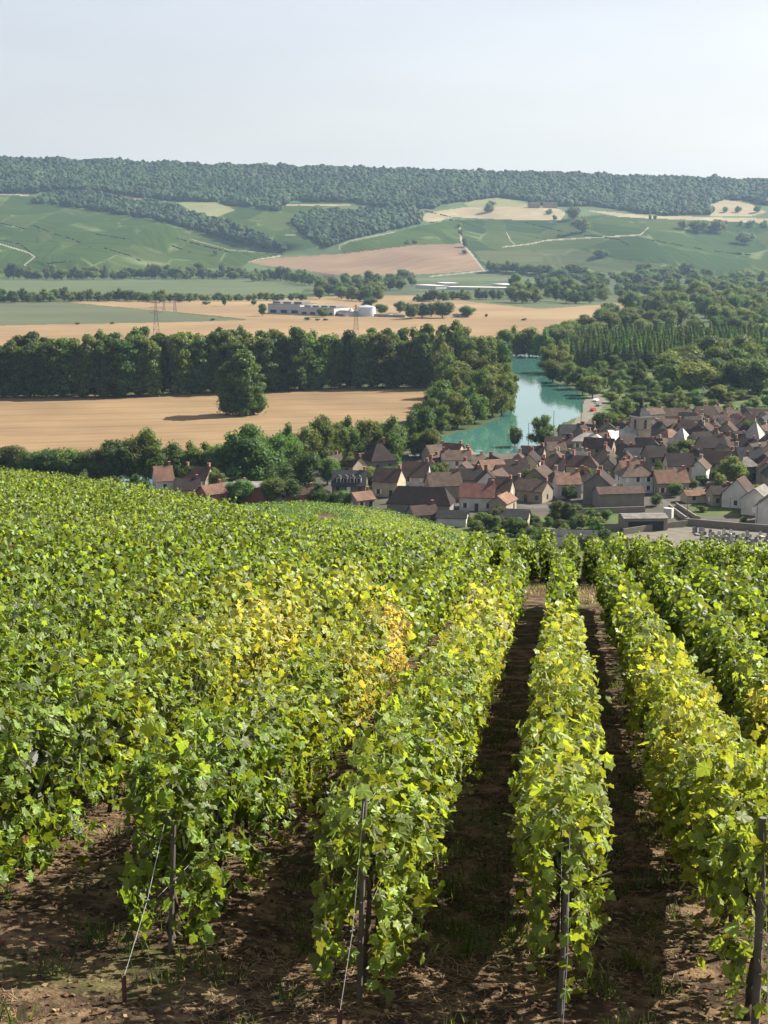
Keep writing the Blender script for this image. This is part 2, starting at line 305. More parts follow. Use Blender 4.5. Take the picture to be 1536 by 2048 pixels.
def terrain():
    xs = np.concatenate([np.linspace(-900, -40, 40)[:-1], np.arange(-40, 1578, 2), np.linspace(1580, 2400, 38)])
    ys = np.concatenate([[1500, 1400, 1300, 1220, 1180], np.arange(1150, 700, -2), np.arange(700, 556.5, -0.9), [556], np.arange(554, 392, -1.6)])
    X, Yg = np.meshgrid(xs, ys)
    s_last = np.linspace(0, 1, 34)[1:]
    Xu, Su = np.meshgrid(xs, s_last); yl = ys[-1]
    Yu = yl + (y_top(Xu) - yl) * Su
    X = np.vstack([X, Xu]); Yg = np.vstack([Yg, Yu])
    P = surf(X, Yg)
    back = P[-1:] + np.array([0, 2500, -5.0]); P = np.concatenate([P, back], 0)
    nr, nc = P.shape[:2]; idx = np.arange(nr * nc).reshape(nr, nc)
    Q = np.stack([idx[:-1, :-1], idx[:-1, 1:], idx[1:, 1:], idx[1:, :-1]], -1).reshape(-1, 4)
    cx = (X[:-1, :-1] + X[1:, 1:]) / 2; cyy = (Yg[:-1, :-1] + Yg[1:, 1:]) / 2
    cx = np.vstack([cx, cx[-1:]]).ravel(); cyy = np.vstack([cyy, cyy[-1:] - 5]).ravel()
    jx = cx + (vnoise(cx / 9, cyy / 5, 8) - 0.5) * 7; jy = cyy + (vnoise(cx / 12, cyy / 6, 9) - 0.5) * np.where(cyy < 690, 0.8, 3.0)
    rid = np.full(len(Q), -1); rid[cyy < Y_FOOT] = -2
    for i, (n, m, poly) in enumerate(REG):
        straight = n in ('road',)
        rid[inpoly(cx if straight else jx, cyy if straight else jy, poly)] = i
    for pts, w in LINES: rid[nearline(cx, cyy, pts, w * .72)] = 1000
    for pts, w in PAVED: rid[nearline(cx, cyy, pts, w) & (rid == 0)] = 1001
    V = P.reshape(-1, 3)
    merged = {}
    for r in np.unique(rid):
        key = {-1: ('ground', 'meadow'), -2: ('far_hill', 'hill_scrub'), 1000: ('country_track', 'track'), 1001: ('street', 'asphalt')}.get(int(r)) or REG[r][:2]
        merged.setdefault((key, int(r) if r >= 0 else r), Q[rid == r])
    for (key, r), q in merged.items():
        u, inv = np.unique(q.ravel(), return_inverse=True)
        o = link(key[0], np_mesh(key[0], V[u], inv.reshape(-1, 4), M[key[1]], smooth=True)); tag(o, kind='structure')
terrain()

# ------------------------------------------------------------------ the near slope
RU = np.array([0.122, 0.9925]); RU /= np.linalg.norm(RU)
def uv_of(X, Y): return X * RU[0] + Y * RU[1], X * RU[1] - Y * RU[0]
def xy_of(u, v): return u * RU[0] + v * RU[1], u * RU[1] - v * RU[0]
def crest(X, Y):
    px = PX0 + F * X / np.maximum(Y, 1)
    return np.interp(px, [-1500, 0, 250, 400, 500, 600, 700, 850, 1000, 1300, 1500, 3000], [140, 106, 88, 70, 58, 50, 45, 43, 45, 46, 45, 40])
def h_near(X, Y, fine=True):
    X = np.asarray(X, float); Y = np.asarray(Y, float); u, v = uv_of(X, Y); D = np.hypot(X, Y)
    z = CAMZ - 3.1 - 0.166 * u + 0.055 * np.logaddexp(0, (-v - 3) / 1.5) * 1.5
    e = np.maximum(D - crest(X, Y) - 1.5, 0); z = z - 0.16 * e - 0.0006 * e * e * np.exp(-e / 60)
    # spur with vines further down
    px = PX0 + F * X / np.maximum(Y, 1)
    yt = np.interp(px, [300, 430, 500, 600, 700, 780, 860, 960, 1060], [1100, 1012, 1004, 1000, 1008, 1020, 1040, 1068, 1130])
    yy = yt + np.clip((235 - D), 0, 200) * 0.75
    dep = np.maximum(np.tan(np.arctan((yy - PY0) / F) + PITCH), 0.01)
    zs = CAMZ - D * dep - np.maximum(D - 235, 0) * 0.5 - 1.0
    z = np.where((D > 110) & (px > 300) & (px < 1060), np.maximum(z, zs), z)
    if fine: z = z + (vnoise(X * 2.2, Y * 2.2, 2) - 0.5) * 0.07 * (D < 60)
    return z
def near_slope():
    pxs = np.concatenate([np.linspace(-2600, -60, 50), np.arange(-40, 1580, 9), np.linspace(1600, 4200, 50)])
    az = (pxs - PX0) / F
    Y = np.concatenate([np.linspace(-6, 6, 14), np.geomspace(6.3, 60, 190), np.geomspace(61, 520, 130)])
    AZ, YY = np.meshgrid(az, Y); X = AZ * np.maximum(YY, 6)
    Z = h_near(X, YY); P = np.stack([X, YY, Z], -1); nr, nc = Z.shape; idx = np.arange(nr * nc).reshape(nr, nc)
    Q = np.stack([idx[:-1, :-1], idx[:-1, 1:], idx[1:, 1:], idx[1:, :-1]], -1).reshape(-1, 4)
    o = link('vineyard_ground', np_mesh('vineyard_ground', P.reshape(-1, 3), Q, M['soil'], smooth=True)); tag(o, kind='structure')
near_slope()
# ------------------------------------------------------------------ vines
ROWSP = 1.1
def leaf_shape(kind):
    if kind == 0:      # palmate leaf, fan round the petiole point
        a = [(-0.16, -0.30), (-0.46, -0.42), (-0.56, -0.02), (-0.82, 0.28), (-0.42, 0.50), (-0.30, 0.86), (0.0, 1.12), (0.32, 0.84), (0.44, 0.48), (0.80, 0.26), (0.54, -0.04), (0.44, -0.44), (0.14, -0.32)]
        v = [(0, 0, 0)] + [(x, y, -0.22 * abs(x) - 0.14 * max(y, 0) ** 2 + (0.10 if i % 2 else -0.02)) for i, (x, y) in enumerate(a)]
        n = len(a); f = [(0, i + 1, (i + 1) % n + 1) for i in range(n)]
    elif kind == 1:    # six-pointed outline, folded on the midrib
        v = [(0, -0.35, 0), (0, 1.0, -0.12), (-0.75, -0.2, -0.2), (-0.62, 0.62, -0.25), (0.75, -0.2, -0.2), (0.62, 0.62, -0.25)]
        f = [(0, 1, 3), (0, 3, 2), (0, 5, 1), (0, 4, 5)]
    else:
        v = [(0, -0.5, 0), (0.7, 0.1, -0.2), (0, 0.9, 0.05), (-0.7, 0.1, -0.2)]; f = [(0, 1, 2), (0, 2, 3)]
    return np.array(v, float), np.array(f, int)
LS = [leaf_shape(k) for k in range(3)]
def frames(nrm, yaw_rng):
    """rows of tangent, bitangent, normal for given normals, leaf tip hanging down"""
    n = nrm / np.linalg.norm(nrm, axis=1, keepdims=True)
    dn = np.tile(np.array([0, 0, -1.0]), (len(n), 1)) + yaw_rng
    tip = dn - (dn * n).sum(1, keepdims=True) * n; tip /= np.maximum(np.linalg.norm(tip, axis=1, keepdims=True), 1e-6)
    side = np.cross(tip, n); return side, tip, n
def leaves_mesh(P, nrm, size, col, kind, yaw=0.9):
    v, f = LS[kind]; k = len(P)
    s, tp, n = frames(nrm, RG.normal(0, yaw, (k, 3)))
    cv = RG.uniform(0.3, 1.7, (k, 1, 1))
    V = P[:, None] + size[:, None, None] * (v[None, :, 0, None] * s[:, None] + v[None, :, 1, None] * tp[:, None] + cv * v[None, :, 2, None] * n[:, None])
    Fi = f[None] + (np.arange(k) * len(v))[:, None, None]
    cl = np.repeat(col[:, None], len(v), 1)
    return V.reshape(-1, 3), Fi.reshape(-1, 3), cl.reshape(-1, 3)
# patches of vines that have yellowed: pixel on the canopy, radius (m), strength, brownness
def canopy_xy(px, py, h=1.1):
    t = 5.0
    d = ray(px, py)
    for t in np.arange(6, 130, 0.2):
        p = d * t
        if CAMZ + p[2] < float(h_near(p[0], p[1], False)) + h: break
    return p[0], p[1]
YEL = [(810,1255,1.0,1.0,0.75,0.45),(790,1320,.9,.7,.7,.5),(560,1250,1.5,.8,.4,.8),(600,1230,1.3,.7,.4,.8),(665,1165,1.6,.8,.1,.9),(960,1235,1.5,1.0,.35,.55),(930,1290,1.0,.7,.1,.5),(885,1330,.5,.7,.05,.4),
       (520,1290,1.4,.6,.3,.9),(620,1300,1.2,.6,.3,.9),(440,1190,1.0,.5,.2,.9),(440,1400,.7,.55,.1,.7),(1140,1310,1.6,.5,.05,.5),(1140,1400,1.2,.45,.0,.5),(1380,1470,.6,.7,.35,.4),(1410,1440,.5,.6,.1,.4),
       (1300,1330,1.0,.55,.1,.5),(1350,1380,.9,.45,.1,.5),(1240,1230,1.2,.3,0,.5),(1515,1400,.7,.7,.5,.5),(700,1230,1.2,.35,.1,.8),(1100,1590,.5,.3,0,.4),(980,1190,1.4,.35,0,.6),(1160,1260,1.2,.35,0,.5),(1440,1560,.6,.3,0,.4),
       (600,1010,0,0,0,1),(230,1060,1.0,.4,.2,.8),(960,1160,1.0,.3,.1,.5)]
YEL = [(*uv_of(*canopy_xy(a, b)), r, s, br, w) for a, b, r, s, br, w in YEL if r]
def vine_colour(P, tone):
    u, v = uv_of(P[:, 0], P[:, 1]); k = len(P)
    y = np.zeros(k); b = np.zeros(k)
    for cu, cv, r, s, br, w in YEL:
        g = s * np.exp(-((u - cu) / (r * 1.5)) ** 2 - ((v - cv) / (w * 1.25)) ** 2); y = np.maximum(y, g); b = np.maximum(b, g * br)
    rnd = RG.random(k); base = 0.06 + 0.42 * RG.random(k) ** 2 + 0.34 * (v > -1.6) * np.clip((26 - u) / 20, 0, 1)
    y = np.clip(y * (0.15 + 0.95 * rnd) + base * 0.35, 0, 1)[:, None]; b = np.clip(b * (0.2 + 1.1 * RG.random(k)) - 0.1, 0, 1)[:, None]
    g = np.array([0.098, 0.160, 0.025]) * (0.22 + 1.5 * RG.random((k, 1)) ** 1.5); yl = np.array([0.34, 0.37, 0.08]); br = np.array([0.40, 0.28, 0.15])
    c = g * (1 - y) + yl * y; c = c * (1 - b) + br * b
    old = (RG.random(k) < 0.0006)[:, None]; c = np.where(old, np.array([0.20, 0.12, 0.05]), c)
    return c * tone
def row_section(v0, s):
    """height and half width of the hedge along the row"""
    zt = 1.19 + 0.26 * (vnoise(s * 0.9, v0 * 3, 21) - 0.5) + 0.16 * (vnoise(s * 2.6, v0 * 5, 22) - 0.5)
    hw = 0.30 + 0.14 * (vnoise(s * 1.1, v0 * 3, 23) - 0.5) + 0.10 * (vnoise(s * 3.1, v0 * 7, 24) - 0.5); hw = hw * np.interp(s, [10, 25], [1.0, 0.80]) * (0.88 if v0 > -0.5 else 1.0)
    return zt, hw
def row_points(v0, u0, u1, dens, endu):
    k = int((u1 - u0) * dens)
    s = RG.uniform(u0, u1, k); zt, hw = row_section(v0, s)
    th = RG.uniform(-0.30 * math.pi, 1.30 * math.pi, k)
    c, sn = np.cos(th), np.sin(th); rr = RG.uniform(0.55, 1.05, k); rr = np.where(RG.random(k) < 0.12, rr + RG.uniform(0, 0.35, k), rr)
    zm = 0.80; lo = 0.20 + 0.34 * vnoise(s * 1.7, v0, 25); lo = np.where((s - endu < 1.6) & (v0 < -0.5), 0.08 + 0.2 * vnoise(s * 2.7, v0, 29), lo)
    cl = vnoise(s * 4.5, th * 2.2 + v0 * 3, 71) + 0.6 * vnoise(s * 9, th * 4.5 + v0, 72) - 0.8; rr = rr + 0.6 * cl
    q = np.sign(c) * np.abs(c) ** 0.6; w = np.sign(sn) * np.abs(sn) ** 0.7
    dv = q * hw * rr; z = zm + np.where(w > 0, w * (zt - zm), w * (zm - lo)) * rr
    # upright and trailing shoots
    sh = RG.random(k) < 0.045; z = np.where(sh, zt + RG.uniform(0, 0.28, k) * (0.5 + vnoise(s * 5, v0, 26)), z); dv = np.where(sh, RG.normal(0, 0.10, k), dv)
    lowm = (RG.random(k) < 0.05); z = np.where(lowm, RG.uniform(0.08, 0.5, k), z)
    # rounded row end
    e = np.clip((s - endu) / 0.5, 0, 1); dv = dv * (0.55 + 0.45 * e)
    x, y = xy_of(s, v0 + dv); g = h_near(x, y, False)
    P = np.stack([x, y, g + z], -1)
    nv = np.stack([q * RU[1], -q * RU[0], np.maximum(w, -0.15) * 1.0], -1)
    nd = np.clip((endu + 0.45 - s) / 0.45, 0, 1); nv -= nd[:, None] * np.array([RU[0], RU[1], 0]) * 1.2
    nv = nv + RG.normal(0, 1.1, nv.shape) + np.array([0, 0, 0.30])
    hole = (cl < -0.12 + 0.10 * RG.random(k)) & (rr > 0.45) & (RG.random(k) < 0.85)
    return P[~hole], nv[~hole]
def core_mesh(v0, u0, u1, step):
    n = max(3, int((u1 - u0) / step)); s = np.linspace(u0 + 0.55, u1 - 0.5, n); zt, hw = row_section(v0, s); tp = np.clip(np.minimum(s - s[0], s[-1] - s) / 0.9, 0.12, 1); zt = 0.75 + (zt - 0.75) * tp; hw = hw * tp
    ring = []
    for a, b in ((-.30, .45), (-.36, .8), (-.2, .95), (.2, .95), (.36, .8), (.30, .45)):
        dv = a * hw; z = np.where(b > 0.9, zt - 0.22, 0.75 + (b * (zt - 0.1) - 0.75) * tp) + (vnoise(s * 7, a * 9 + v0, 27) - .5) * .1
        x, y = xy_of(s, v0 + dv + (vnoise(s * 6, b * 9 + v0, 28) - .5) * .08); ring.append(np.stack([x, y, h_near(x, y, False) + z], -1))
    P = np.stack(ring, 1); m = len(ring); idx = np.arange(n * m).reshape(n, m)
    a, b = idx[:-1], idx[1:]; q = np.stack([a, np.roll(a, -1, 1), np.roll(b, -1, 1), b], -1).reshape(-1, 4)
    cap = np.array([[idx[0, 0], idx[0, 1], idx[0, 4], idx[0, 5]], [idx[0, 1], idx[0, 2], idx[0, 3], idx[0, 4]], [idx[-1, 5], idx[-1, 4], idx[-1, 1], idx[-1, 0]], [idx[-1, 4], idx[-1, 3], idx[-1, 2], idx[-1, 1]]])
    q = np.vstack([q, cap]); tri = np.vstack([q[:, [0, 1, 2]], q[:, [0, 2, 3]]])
    return P.reshape(-1, 3), tri, np.tile(np.array([0.022, 0.030, 0.012]), (n * m, 1))  # near-black core colour paints shade into the gaps between leaves
def foliage(v0, segs, endu, u_last):
    Vs, Fs, Cs, off = [], [], [], 0
    for u0, u1, dens, size, kind in segs:
        if u1 <= u0: continue
        P, nv = row_points(v0, u0, u1, dens, endu)
        sz = size * RG.uniform(0.6, 1.25, len(P)); tone = 1.0
        A = leaves_mesh(P, nv, sz, vine_colour(P, tone), kind)
        Vs.append(A[0]); Fs.append(A[1] + off); Cs.append(A[2]); off += len(A[0])
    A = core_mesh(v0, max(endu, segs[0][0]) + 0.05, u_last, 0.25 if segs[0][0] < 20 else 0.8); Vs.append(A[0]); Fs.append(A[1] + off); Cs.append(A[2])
    return np_mesh('foliage', np.vstack(Vs), np.vstack(Fs), M['vine'], np.vstack(Cs))
trunk_me = []
for q in range(3):
    b = MB(); rr = random.Random(q); p = Vector((0, 0, -0.05)); r = 0.028
    for i in range(5):
        nx = p + Vector((rr.uniform(-.05, .05), rr.uniform(-.04, .04), 0.14)); b.bar(p, nx, r, r * 0.85, 7); p = nx; r *= 0.85
    for s_ in (-1, 1): b.bar(p, p + Vector((0.05, s_ * 0.22, 0.13)), r * 0.8, 0.007, 5)
    trunk_me.append(b.mesh('trunk', M['vine_bark'], True))
POSTU = {}
ROWV = {-3: -3.88, -2: -2.40, -1: -1.11, 0: 0.04, 1: 1.13, 2: 2.15}
def row_v(k): return ROWV[k] if k in ROWV else (-3.88 + 1.13 * (k + 3) if k < -3 else 2.15 + 1.0 * (k - 2))
def row_label(k):
    L = {0: 'vine row ending at the weathered post right of centre, a straight aisle either side',
         -1: 'vine row yellowing halfway along, ending near the wired post at the bottom centre',
         -2: 'broad leafy vine row behind the guy wire and rusty stake at the lower left',
         -3: 'leafy vine row whose end post stands at the left edge of the photo',
         1: 'vine row ending at the rightmost grey post, with yellow leaves partway along',
         2: 'vine row cut by the right edge, next beyond the row of the rightmost post'}
    return L.get(k)
END = {-3: 8.8, -2: 8.2, -1: 7.65, 0: 7.75, 1: 7.6, 2: 7.6}
def rows():
    for k in range(-40, 17):
        v0 = row_v(k)
        endu = END.get(k, 7.8 if k > 0 else 9.2 + 0.3 * (-k - 4))
        # where the row enters the picture
        us = np.linspace(endu, 135, 600); x, y = xy_of(us, v0)
        z = h_near(x, y, False) + 0.9; px, py, dep = project(np.stack([x, y, z], -1)); D = np.hypot(x, y)
        ok = (px > -170) & (px < 1536 + 170) & (py < 2250) & (D < crest(x, y) + 9)
        if not ok.any(): continue
        ua, ub = us[ok].min(), us[ok].max()
        if ub - ua < 1.0: continue
        parts = [(ua, ub)]
        if k >= -1: parts = [(ua, 36.5 - 0.3 * k)]
        for j, (a, b) in enumerate(parts):
            if b - a < 1: continue
            segs = [(a, min(b, 13.5), 1200, 0.056, 0), (max(a, 13.5), min(b, 20), 900, 0.060, 0), (max(a, 20), min(b, 34), 400, 0.074, 1), (max(a, 34), min(b, 60), 250, 0.094, 2), (max(a, 60), b, 165, 0.122, 2)]
            segs = [s for s in segs if s[1] > s[0] + 0.01]
            me = foliage(v0, segs, endu if a < endu + 0.5 else -5, b)
            root = empty('vine_row', (0, 0, 0))
            if j == 1: tag(root, 'low vine row of the further block, beyond the pale grassy headland', 'vine row', 'vine rows of the block beyond the headland')
            elif k > 2: tag(root, 'vine row on the right slope, cut by the right edge of the photo', 'vine row', 'vine rows at the right edge')
            elif k in END: tag(root, row_label(k), 'vine row', 'vine rows ending at the near posts')
            else: tag(root, 'vine row merging with its neighbours into the solid green slope at left', 'vine row', 'vine rows of the left slope')
            link('foliage', me, root)
            if a < 14 and j == 0:
                s = endu + 0.45
                while s < 17:
                    x, y = xy_of(s, v0 + random.uniform(-.03, .03)); o = link('trunk', random.choice(trunk_me), root)
                    o.location = (x, y, float(h_near(x, y))); o.rotation_euler = (random.uniform(-.1, .1), random.uniform(-.1, .1), random.uniform(0, 6)); s += random.uniform(0.85, 1.05)
                w = MB()
                for hh in (0.45, 0.8, 1.12):
                    p0 = xy_of(endu, v0); p1 = xy_of(17, v0)
                    w.bar((*p0, float(h_near(*p0, False)) + hh), (*p1, float(h_near(*p1, False)) + hh), 0.0016, n=4)
                w.build('trellis_wire', M['wire'], root)
rows()
def back_block():
    for k in range(24):
        v0 = -2.6 + 0.72 * k; u0 = 43.6 - 0.33 * max(v0, -1); u1 = u0 + 12.5
        me = foliage(v0, [(u0, u1, 560, 0.078, 2)], u0, u1); root = empty('vine_row'); link('foliage', me, root)
        tag(root, 'low vine row of the further block, beyond the pale grassy headland', 'vine row', 'vine rows of the block beyond the headland')
back_block()
# end posts, guy wires and stakes
def post_row(k, u, lean, hgt, label, r=0.022, sag=None):
    v0 = row_v(k)
    x, y = xy_of(u, v0); z = float(h_near(x, y))
    root = empty('trellis_post', (x, y, z)); tag(root, label, 'post', 'end posts of the near vine rows')
    top = Vector((lean[0], lean[1], hgt))
    b = MB(); b.bar((0, 0, -0.3), top, r, r * 0.92, 8); b.build('shaft', M['post'], root)
    for i in range(4):
        q = top * (0.3 + 0.19 * i); MB().bar(q + Vector((0, -r * 1.25, 0)), q + Vector((0, -r * 1.25 - .02, 0.012)), 0.004, n=5).build('wire_hook', M['wire'], root)
    return Vector((x, y, z)) + top, v0
tops = {}
for k, u, lean, hg, lab in ((-3, 9.0, (0.06, 0.14), 1.2, 'slim grey post at the left edge among dark vine leaves'),
        (-2, 8.4, (0.05, 0.15), 1.12, 'pale grey leaning post left of centre with a guy wire to a rusty stake'),
        (-1, 7.8, (0.04, 0.12), 1.2, 'dark grey post at the bottom centre, a thin wire beside it'),
        (0, 7.8, (0.06, 0.16), 1.22, 'weathered split post right of centre leaning away from the viewer'),
        (1, 7.75, (0.01, 0.10), 1.25, 'rightmost thick grey post, almost upright, near the right edge')):
    tops[k] = post_row(k, u, lean, hg, lab, 0.024 if k == 1 else 0.018)
for k, du, lab in ((-2, 0.85, 'thin pale guy wire running from the left leaning post to a rusty stake'), (-1, 0.55, 'thin guy wire beside the bottom centre post, kinked near its foot'),
                   (0, .33, 'twisted tie wire hanging along the right of centre post'), (1, .3, 'tie wire hanging along the rightmost post')):
    tp, v0 = tops[k]; x, y = xy_of({-2: 8.4, -1: 7.8, 0: 7.8, 1: 7.75}[k] - du, v0 - (0.02 if k < 0 else -0.02)); z = float(h_near(x, y))
    foot = Vector((x, y, z + (0.16 if k < 0 else 0.02))); w = MB(); kn = tp.lerp(foot, 0.62) + Vector((0.015, 0, -0.03))
    w.bar(tp, kn, 0.0018, n=5); w.bar(kn, foot, 0.0018, n=5); w.bar(kn + Vector((-.012, 0, 0)), kn + Vector((.012, 0, .01)), 0.006, n=5)
    tag(w.build('guy_wire', M['wire']), lab, 'wire', 'guy wires at the row ends')
    if k < 0:
        s = MB(); s.box(-.012, .012, -.004, .004, -.25, .17); s.box(-.012, -.006, -.02, .02, -.25, .17)
        o = s.build('anchor_stake', M['rust']); o.location = (x, y, z); o.rotation_euler = (0, 0, 0.3)
        tag(o, 'rusty angle-iron stake in the soil at the foot of the %s guy wire' % ('left' if k == -2 else 'bottom centre'), 'stake', 'anchor stakes')
# litter, straw, tufts, weeds
def litter():
    k = 34000; u = RG.uniform(6.2, 22, k) ; u = 6.2 + (u - 6.2) ** 1.25 * 0.5; v = RG.uniform(-9, 6, k); x, y = xy_of(u, v); z = h_near(x, y) + 0.012
    P = np.stack([x, y, z], -1); nv = RG.normal(0, 0.45, (k, 3)) + np.array([0, 0, 1.0])
    pal = np.array([(0.10, 0.06, 0.032), (0.17, 0.11, 0.06), (0.05, 0.03, 0.02), (0.13, 0.06, 0.03), (0.24, 0.17, 0.09)])
    A = leaves_mesh(P, nv, RG.uniform(0.010, 0.034, k), pal[RG.integers(0, 5, k)] * RG.uniform(.6, 1.1, (k, 1)), 2, 3.0)
    o = link('leaf_litter', np_mesh('leaf_litter', A[0], A[1], M['litter'], A[2])); tag(o, 'dry brown fallen leaves scattered on the soil between the rows', 'leaf litter', kind='stuff')
    k = 42000; u = 6.2 + RG.uniform(0, 1, k) ** 1.6 * 9; v = RG.uniform(-8, 4, k); ok = vnoise(u * 1.1, v * 1.1, 31) > 0.40; u, v = u[ok], v[ok]; k = len(u)
    x, y = xy_of(u, v); z = h_near(x, y) + 0.006; a = RG.uniform(0, math.pi, k); L = RG.uniform(0.03, 0.11, k); w = 0.0022
    d = np.stack([np.cos(a), np.sin(a), RG.normal(0, 0.22, k)], -1) * L[:, None]; s = np.stack([-np.sin(a), np.cos(a), a * 0], -1) * w
    B = np.stack([x, y, z], -1); V = np.stack([B - d / 2 - s, B - d / 2 + s, B + d / 2 + s, B + d / 2 - s], 1); V[:, :, 2] = np.maximum(V[:, :, 2], B[:, None, 2] - 0.01)
    c = np.repeat((np.array([0.26, 0.18, 0.10]) * RG.uniform(0.5, 1.1, (k, 1)))[:, None], 4, 1)
    o = link('straw', np_mesh('straw', V.reshape(-1, 3), np.arange(4 * k).reshape(-1, 4), M['litter'], c.reshape(-1, 3))); tag(o, 'dry straw and grass stalks lying on the bare soil', 'straw', kind='stuff')
    # weeds: upright blades
    cu = RG.uniform(7, 24, 520); cv = (RG.integers(-6, 5, 520) + 0.5) * ROWSP + RG.normal(0, 0.25, 520)
    n = 28; u = np.repeat(cu, n) + RG.normal(0, 0.07, 520 * n); v = np.repeat(cv, n) + RG.normal(0, 0.07, 520 * n); k = len(u)
    x, y = xy_of(u, v); z = h_near(x, y); B = np.stack([x, y, z - 0.01], -1); a = RG.uniform(0, 2 * math.pi, k); h = RG.uniform(0.05, 0.22, k)
    s = np.stack([np.cos(a), np.sin(a), a * 0], -1) * 0.005; t = np.stack([RG.normal(0, .06, k), RG.normal(0, .06, k), h], -1)
    V = np.stack([B - s, B + s, B + t * .6 + s * .8, B + t], 1); c = np.repeat((np.array([0.05, 0.085, 0.02]) * RG.uniform(.5, 1.4, (k, 1)))[:, None], 4, 1)
    o = link('grass_tufts', np_mesh('grass_tufts', V.reshape(-1, 3), np.arange(4 * k).reshape(-1, 4), M['vine'], c.reshape(-1, 3))); tag(o, 'green weed tufts growing in the aisles between vine rows', 'weeds', kind='stuff')
M['litter'] = foliage_mat('litter', 0.1, (1.3, 1.2, 1.0), 0.8, 0.15, 0.0)
litter()
# headland grass beyond the right rows
def headland():
    k = 9000; v = RG.uniform(-2.2, 13, k); u = 36.5 - 0.32 * v + RG.uniform(0, 7.0, k); ok = vnoise(u * .8, v * .8, 41) > .35; u, v = u[ok], v[ok]; k = len(u)
    x, y = xy_of(u, v); B = np.stack([x, y, h_near(x, y) - 0.01], -1); a = RG.uniform(0, 6.3, k); s = np.stack([np.cos(a), np.sin(a), a * 0], -1) * 0.012
    t = np.stack([RG.normal(0, .05, k), RG.normal(0, .05, k), RG.uniform(.04, .16, k)], -1); V = np.stack([B - s, B + s, B + t * .6 + s * .8, B + t], 1)
    c = np.where((vnoise(u, v, 42) > .5)[:, None], np.array([0.45, 0.36, 0.18]), np.array([0.14, 0.18, 0.05])) * RG.uniform(.7, 1.2, (k, 1))
    o = link('headland_grass', np_mesh('headland_grass', V.reshape(-1, 3), np.arange(4 * k).reshape(-1, 4), M['litter'], np.repeat(c[:, None], 4, 1).reshape(-1, 3))); tag(o, 'dry short grass on the headland between the two vine blocks', 'grass', kind='stuff')
    pxs = np.linspace(-0.6, 13, 60); us = np.linspace(36.6, 43.4, 30); U, Vv = np.meshgrid(us, pxs); U = U - 0.32 * Vv; x, y = xy_of(U, Vv)
headland()
# vines of the lower spur, seen as one textured mass
def spur():
    Ps, k = [], 90000
    px = RG.uniform(400, 1010, k); D = RG.uniform(118, 246, k); X = (px - PX0) / F * D; Y = np.sqrt(np.maximum(D * D - X * X, 1))
    rd = np.array([0.80, 0.60]); q = (X * rd[1] - Y * rd[0]); row = np.round(q / 1.25) * 1.25; dq = row - q + RG.normal(0, 0.2, k)
    X = X + dq * rd[1]; Y = Y - dq * rd[0]; z = h_near(X, Y, False); base = CAMZ - 3.1 - 0.166 * Y
    bare = (np.hypot((px - 650) / 32, (D - 205) / 12) < 1) | (np.abs(D - 168 - (px - 600) * 0.05) < 1.5)
    m = ~bare & (z > 20); X, Y, z, px = X[m], Y[m], z[m], px[m]; k = len(X)
    P = np.stack([X, Y, z + RG.uniform(0.2, 1.15, k)], -1)
    c = np.array([0.085, 0.150, 0.030]) * RG.uniform(.7, 1.4, (k, 1)) + np.array([0.05, 0.05, 0.0]) * (vnoise(X / 9, Y / 9, 51) > .55)[:, None]
    A = leaves_mesh(P, RG.normal(0, 0.6, (k, 3)) + np.array([0, -.2, .9]), RG.uniform(0.13, 0.26, k), c, 2)
    o = link('distant_vines', np_mesh('distant_vines', A[0], A[1], M['vine'], A[2])); tag(o, 'dark green vines on the lower spur above the village roofs', 'vines', kind='stuff')
spur()
